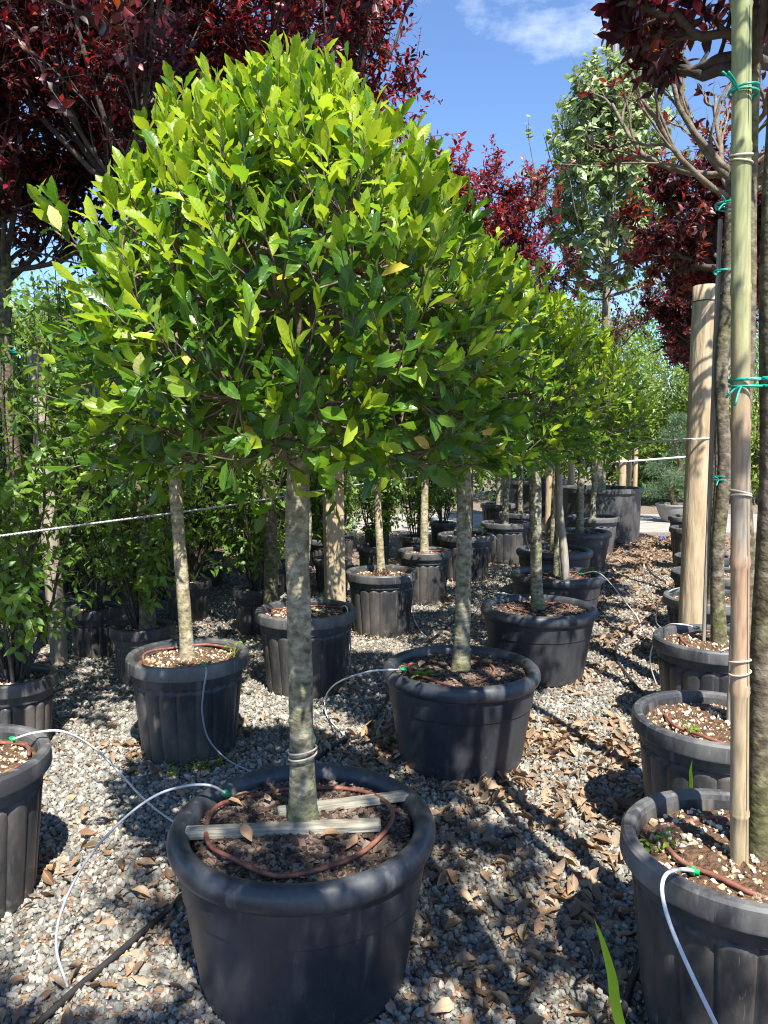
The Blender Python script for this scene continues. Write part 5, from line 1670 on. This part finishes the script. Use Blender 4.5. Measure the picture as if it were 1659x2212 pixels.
drip_tube('white tube making a wide loop from the crooked stake pot onto the path', [(1256, 1240, 0.472), (1290, 1236, 0.519), (1320, 1262, 0.389), (1350, 1300, 0.177), (1378, 1335, 0.040), (1384, 1365, 0.020), (1365, 1388, 0.015), (1330, 1394, 0.015)])
drip_tube('white tube arching high off the pollarded plum pot', [(1505, 1356, 0.531), (1475, 1349, 0.578), (1440, 1352, 0.543), (1414, 1385, 0.389), (1404, 1430, 0.189), (1418, 1480, 0.020)])
drip_tube('white tube dropping behind the coiled ring pot', [(1588, 1398, 0.496), (1560, 1405, 0.531), (1538, 1430, 0.413), (1524, 1480, 0.260)])
drip_tube('white tube arching off the plum pot behind the round post', [(1476, 1268, 0.519), (1445, 1278, 0.519), (1422, 1310, 0.354), (1418, 1345, 0.118), (1440, 1372, 0.030), (1400, 1420, 0.015), (1330, 1440, 0.015)], TUBE_GREY)
drip_tube('thick white tube dropping over the bamboo cane pot edge', [(1497, 1881, 0.50), (1470, 1878, 0.545), (1440, 1888, 0.56), (1430, 1925, 0.535), (1447, 1995, 0.48), (1485, 2085, 0.42), (1540, 2200, 0.355), (1575, 2270, 0.30), (1590, 2330, 0.2)], None, 0.0048)
drip_tube('white tube drooping off the ivy-weed pot', [(1052, 1152, 0.531), (1070, 1160, 0.531), (1080, 1185, 0.354), (1066, 1215, 0.118), (1060, 1228, 0.030)])


def hose(label, pts, r=0.0095):
    P = [gp(a, b_, z) for a, b_, z in pts]
    o = tube_obj('irrigation_hose', P, r, HOSE_BLACK, None, 10, 10)
    return tag(o, label, 'hose', 'black irrigation hoses on the gravel')


hose('black hose passing under the front holly pot side and along its row', [(40, 2250, 0.02), (150, 2148, 0.02), (270, 2045, 0.02), (400, 1928, 0.02), (560, 1745, 0.02), (680, 1642, 0.02), (735, 1605, 0.02), (790, 1575, 0.02), (860, 1470, 0.02), (930, 1385, 0.02), (975, 1345, 0.02), (1010, 1300, 0.02)])
hose('black hose winding along the foot of the plum row', [(1330, 2240, 0.02), (1362, 2130, 0.02), (1395, 2000, 0.02), (1440, 1700, 0.02), (1405, 1525, 0.02), (1370, 1478, 0.02), (1335, 1430, 0.02), (1330, 1405, 0.02), (1345, 1380, 0.02), (1400, 1335, 0.02), (1440, 1300, 0.02), (1455, 1280, 0.02)], 0.010)
hose('dark hose end lying on the leafy path near the road', [(1448, 1262, 0.02), (1420, 1248, 0.02), (1402, 1232, 0.02), (1395, 1215, 0.02), (1385, 1205, 0.02)], 0.011)

# battens in the front pot
rng = random.Random(9)


def batten(label, p0, p1, w, h):
    p0, p1 = Vector(p0), Vector(p1)
    L_ = (p1 - p0).length
    me = box_mesh('batten', L_, w, h, GREY_WOOD, 0.004, rng, 0.0015)
    o = link('batten', me, None, tuple((p0 + p1) / 2))
    o.rotation_euler = (0.05, -math.asin((p1.z - p0.z) / L_), math.atan2(p1.y - p0.y, p1.x - p0.x))
    return tag(o, label, 'batten', 'grey wooden battens in the front pot')


batten('long weathered grey batten lying across the front pot before the trunk', gp(400, 1808, ZS + 0.005), gp(822, 1790, ZS + 0.012), 0.042, 0.026)
batten('weathered grey batten lying in the front pot behind the trunk', gp(600, 1762, ZS + 0.005), gp(886, 1724, ZS + 0.012), 0.042, 0.022)


# ------------------------------------------------------------------ weeds and grass
def weed(label, c, n, h, leaf, seed, mat=WEED, spread=0.6, tmpl=None):
    rng = np.random.default_rng(seed)
    o = thing('weed', label, 'weed', tuple(c))
    az = rng.uniform(0, 6.28, n); el = rng.uniform(0.3, 1.3, n)
    ln = h * rng.uniform(0.5, 1.1, n)
    e = np.stack([np.cos(az) * np.cos(el) * spread * 1.5, np.sin(az) * np.cos(el) * spread * 1.5, np.sin(el)], -1) * ln[:, None]
    st = bez(np.zeros((n, 3)), e * np.array([0.3, 0.3, 0.7]), e, 4)
    v, f, _, _ = tubes(st, taper(np.full(n, 0.0014), np.full(n, 0.0008), 4), 3)
    link('stem', np_mesh('stem', v, f, WEED), o)
    for k in range(n):
        for q in range(2):
            lo = link('leaf', unit_leaf(tmpl or T_OVAL, mat), o)
            a = az[k] + (q - 0.5) * 2.2
            lo.matrix_basis = leaf_matrix(st[k, 3 - q], np.array([math.cos(a), math.sin(a), rng.uniform(-0.1, 0.5)]), np.array([rng.normal(0, .2), rng.normal(0, .2), 1.0]), leaf * rng.uniform(0.7, 1.2))
    return o


weed('low leafy weed in the second smooth pot beside its ring', gp(915, 1468, ZS), 7, 0.07, 0.05, 1)
for i, (a, b_) in enumerate([(375, 1672), (420, 1662), (455, 1655), (490, 1642)]):
    weed('yellow-green weed clump at the foot of the leaning trunk pot', gp(a, b_ + 6, 0.0), 10, 0.06, 0.026, 30 + i)['group'] = 'weeds at a pot foot'
for i, (a, b_) in enumerate([(800, 1372), (840, 1368), (775, 1362), (870, 1355)]):
    weed('low moss-green weed clump at the foot of the root-matted holly pot', gp(a, b_ + 5, 0.0), 14, 0.05, 0.028, 40 + i, WEED)['group'] = 'weeds at the root-matted pot'
weed('small seedling in the bamboo cane pot', gp(1440, 1835, 0.48), 6, 0.045, 0.028, 51)
weed('tiny seedling near the edge of the bamboo cane pot', gp(1400, 1835, 0.48), 5, 0.03, 0.022, 52)
weed('pale clump of seedlings in the coiled ring pot', gp(1490, 1585, 0.48), 7, 0.035, 0.026, 53)
weed('weed sprouting beside the leaning beige trunk pot rim', gp(505, 1420, 0.48), 6, 0.09, 0.03, 54)
weed('ivy-like weed trailing from a fluted pot', gp(1035, 1150, 0.53), 8, 0.12, 0.07, 55)
weed('green sprout in the crooked stake pot', gp(1275, 1240, 0.455), 6, 0.1, 0.04, 56)
weed('seedling in the plum pot before the road', gp(1490, 1140, 0.53), 6, 0.12, 0.05, 57)


def blade(label, pts, w, seed):
    P = smooth_path(pts, 8)
    n = len(P)
    t = np.linspace(0, 1, n)
    W = w * np.clip(np.minimum(1, (1 - t) * 2.2), 0.01, 1) * 0.5
    d = nrm(np.gradient(P, axis=0))
    x = nrm(np.cross(d, np.array([0.2, 1.0, 0.1])))
    nn = np.cross(x, d)
    V = np.concatenate([P - x * W[:, None] + nn * (W * 0.3)[:, None], P, P + x * W[:, None] + nn * (W * 0.3)[:, None]])
    F = []
    for k in range(n - 1):
        F += [(k, n + k, n + k + 1, k + 1), (n + k, 2 * n + k, 2 * n + k + 1, n + k + 1)]
    o = link('grass_blade', np_mesh('grass_blade', V, np.array(F), GRASS, smooth=True))
    return tag(o, label, 'grass')


blade('long bright green grass blade reaching up before the gravel path', [(0.45, 0.95, 0.46), (0.36, 0.92, 0.66), atd(1340, 2215, 0.90), atd(1322, 2110, 0.9), atd(1300, 2030, 0.9), atd(1283, 1984, 0.9)], 0.013, 1)
c = gp(1490, 1722, 0.49)
blade('upright green grass blade at the back edge of the bamboo cane pot', [c, c + np.array([0.003, 0, 0.04]), c + np.array([0.0, 0, 0.085]), c + np.array([0.004, 0, 0.12])], 0.011, 2)
print('leaves', LEAF_TOTAL[0], 'objects', len(bpy.data.objects))

# root mat at the foot of one holly
rm = HOLLIES[9]
rng = np.random.default_rng(77)
nf_ = 220
a_ = rng.uniform(0, 6.28, nf_); r_ = rng.uniform(0.03, 0.09, nf_)
p0 = np.stack([0.035 * np.cos(a_), 0.035 * np.sin(a_), 0.47 + rng.uniform(0.0, 0.085, nf_)], -1)
p2 = np.stack([r_ * np.cos(a_ + rng.normal(0, 0.6, nf_)), r_ * np.sin(a_ + rng.normal(0, 0.6, nf_)), 0.475 + rng.uniform(0, 0.02, nf_)], -1)
v, f, _, _ = tubes(bez(p0, (p0 + p2) / 2 + rng.normal(0, 0.012, p0.shape) + np.array([0, 0, 0.015]), p2, 4), np.full((nf_, 4), 0.0022), 3)
ro = link('root_mat', np_mesh('root_mat', v, f, SOIL_BROWN), rm)
ro['kind'] = 'stuff'

# dry leaves caught in the two nearest smooth pots
rng = np.random.default_rng(78)
for (cx_, cy_), num, where in ((M_ROW[0], 11, 'front pot with battens'), (M_ROW[1], 14, 'second smooth pot')):
    for k in range(num):
        a, r = rng.uniform(0, 6.28), rng.uniform(0.09, 0.29)
        o = link('fallen_leaf', unit_leaf(T_DRY[k % 4], DRY))
        o.matrix_basis = leaf_matrix(np.array([cx_ + r * math.cos(a), cy_ + r * math.sin(a), 0.475]), np.array([math.cos(k * 2.1), math.sin(k * 2.1), rng.normal(0, 0.2)]),
                                     np.array([rng.normal(0, 0.3), rng.normal(0, 0.3), 1.0]), rng.uniform(0.035, 0.075))
        tag(o, 'dry brown leaf lying on the bark mulch of the ' + where, 'fallen leaf', 'dry leaves on the mulch of the ' + where)
bc = gp(1430, 1167, 0.02)
o = thing('plastic_clip', 'small bright blue plastic clip lying on the path near the road', 'clip', tuple(bc))
tube_obj('clip_arc', [(-0.05, 0, 0), (-0.03, 0, 0.05), (0.02, 0, 0.06), (0.05, 0, 0.01)], 0.012, BLUE_CLIP, o, 8, 5)
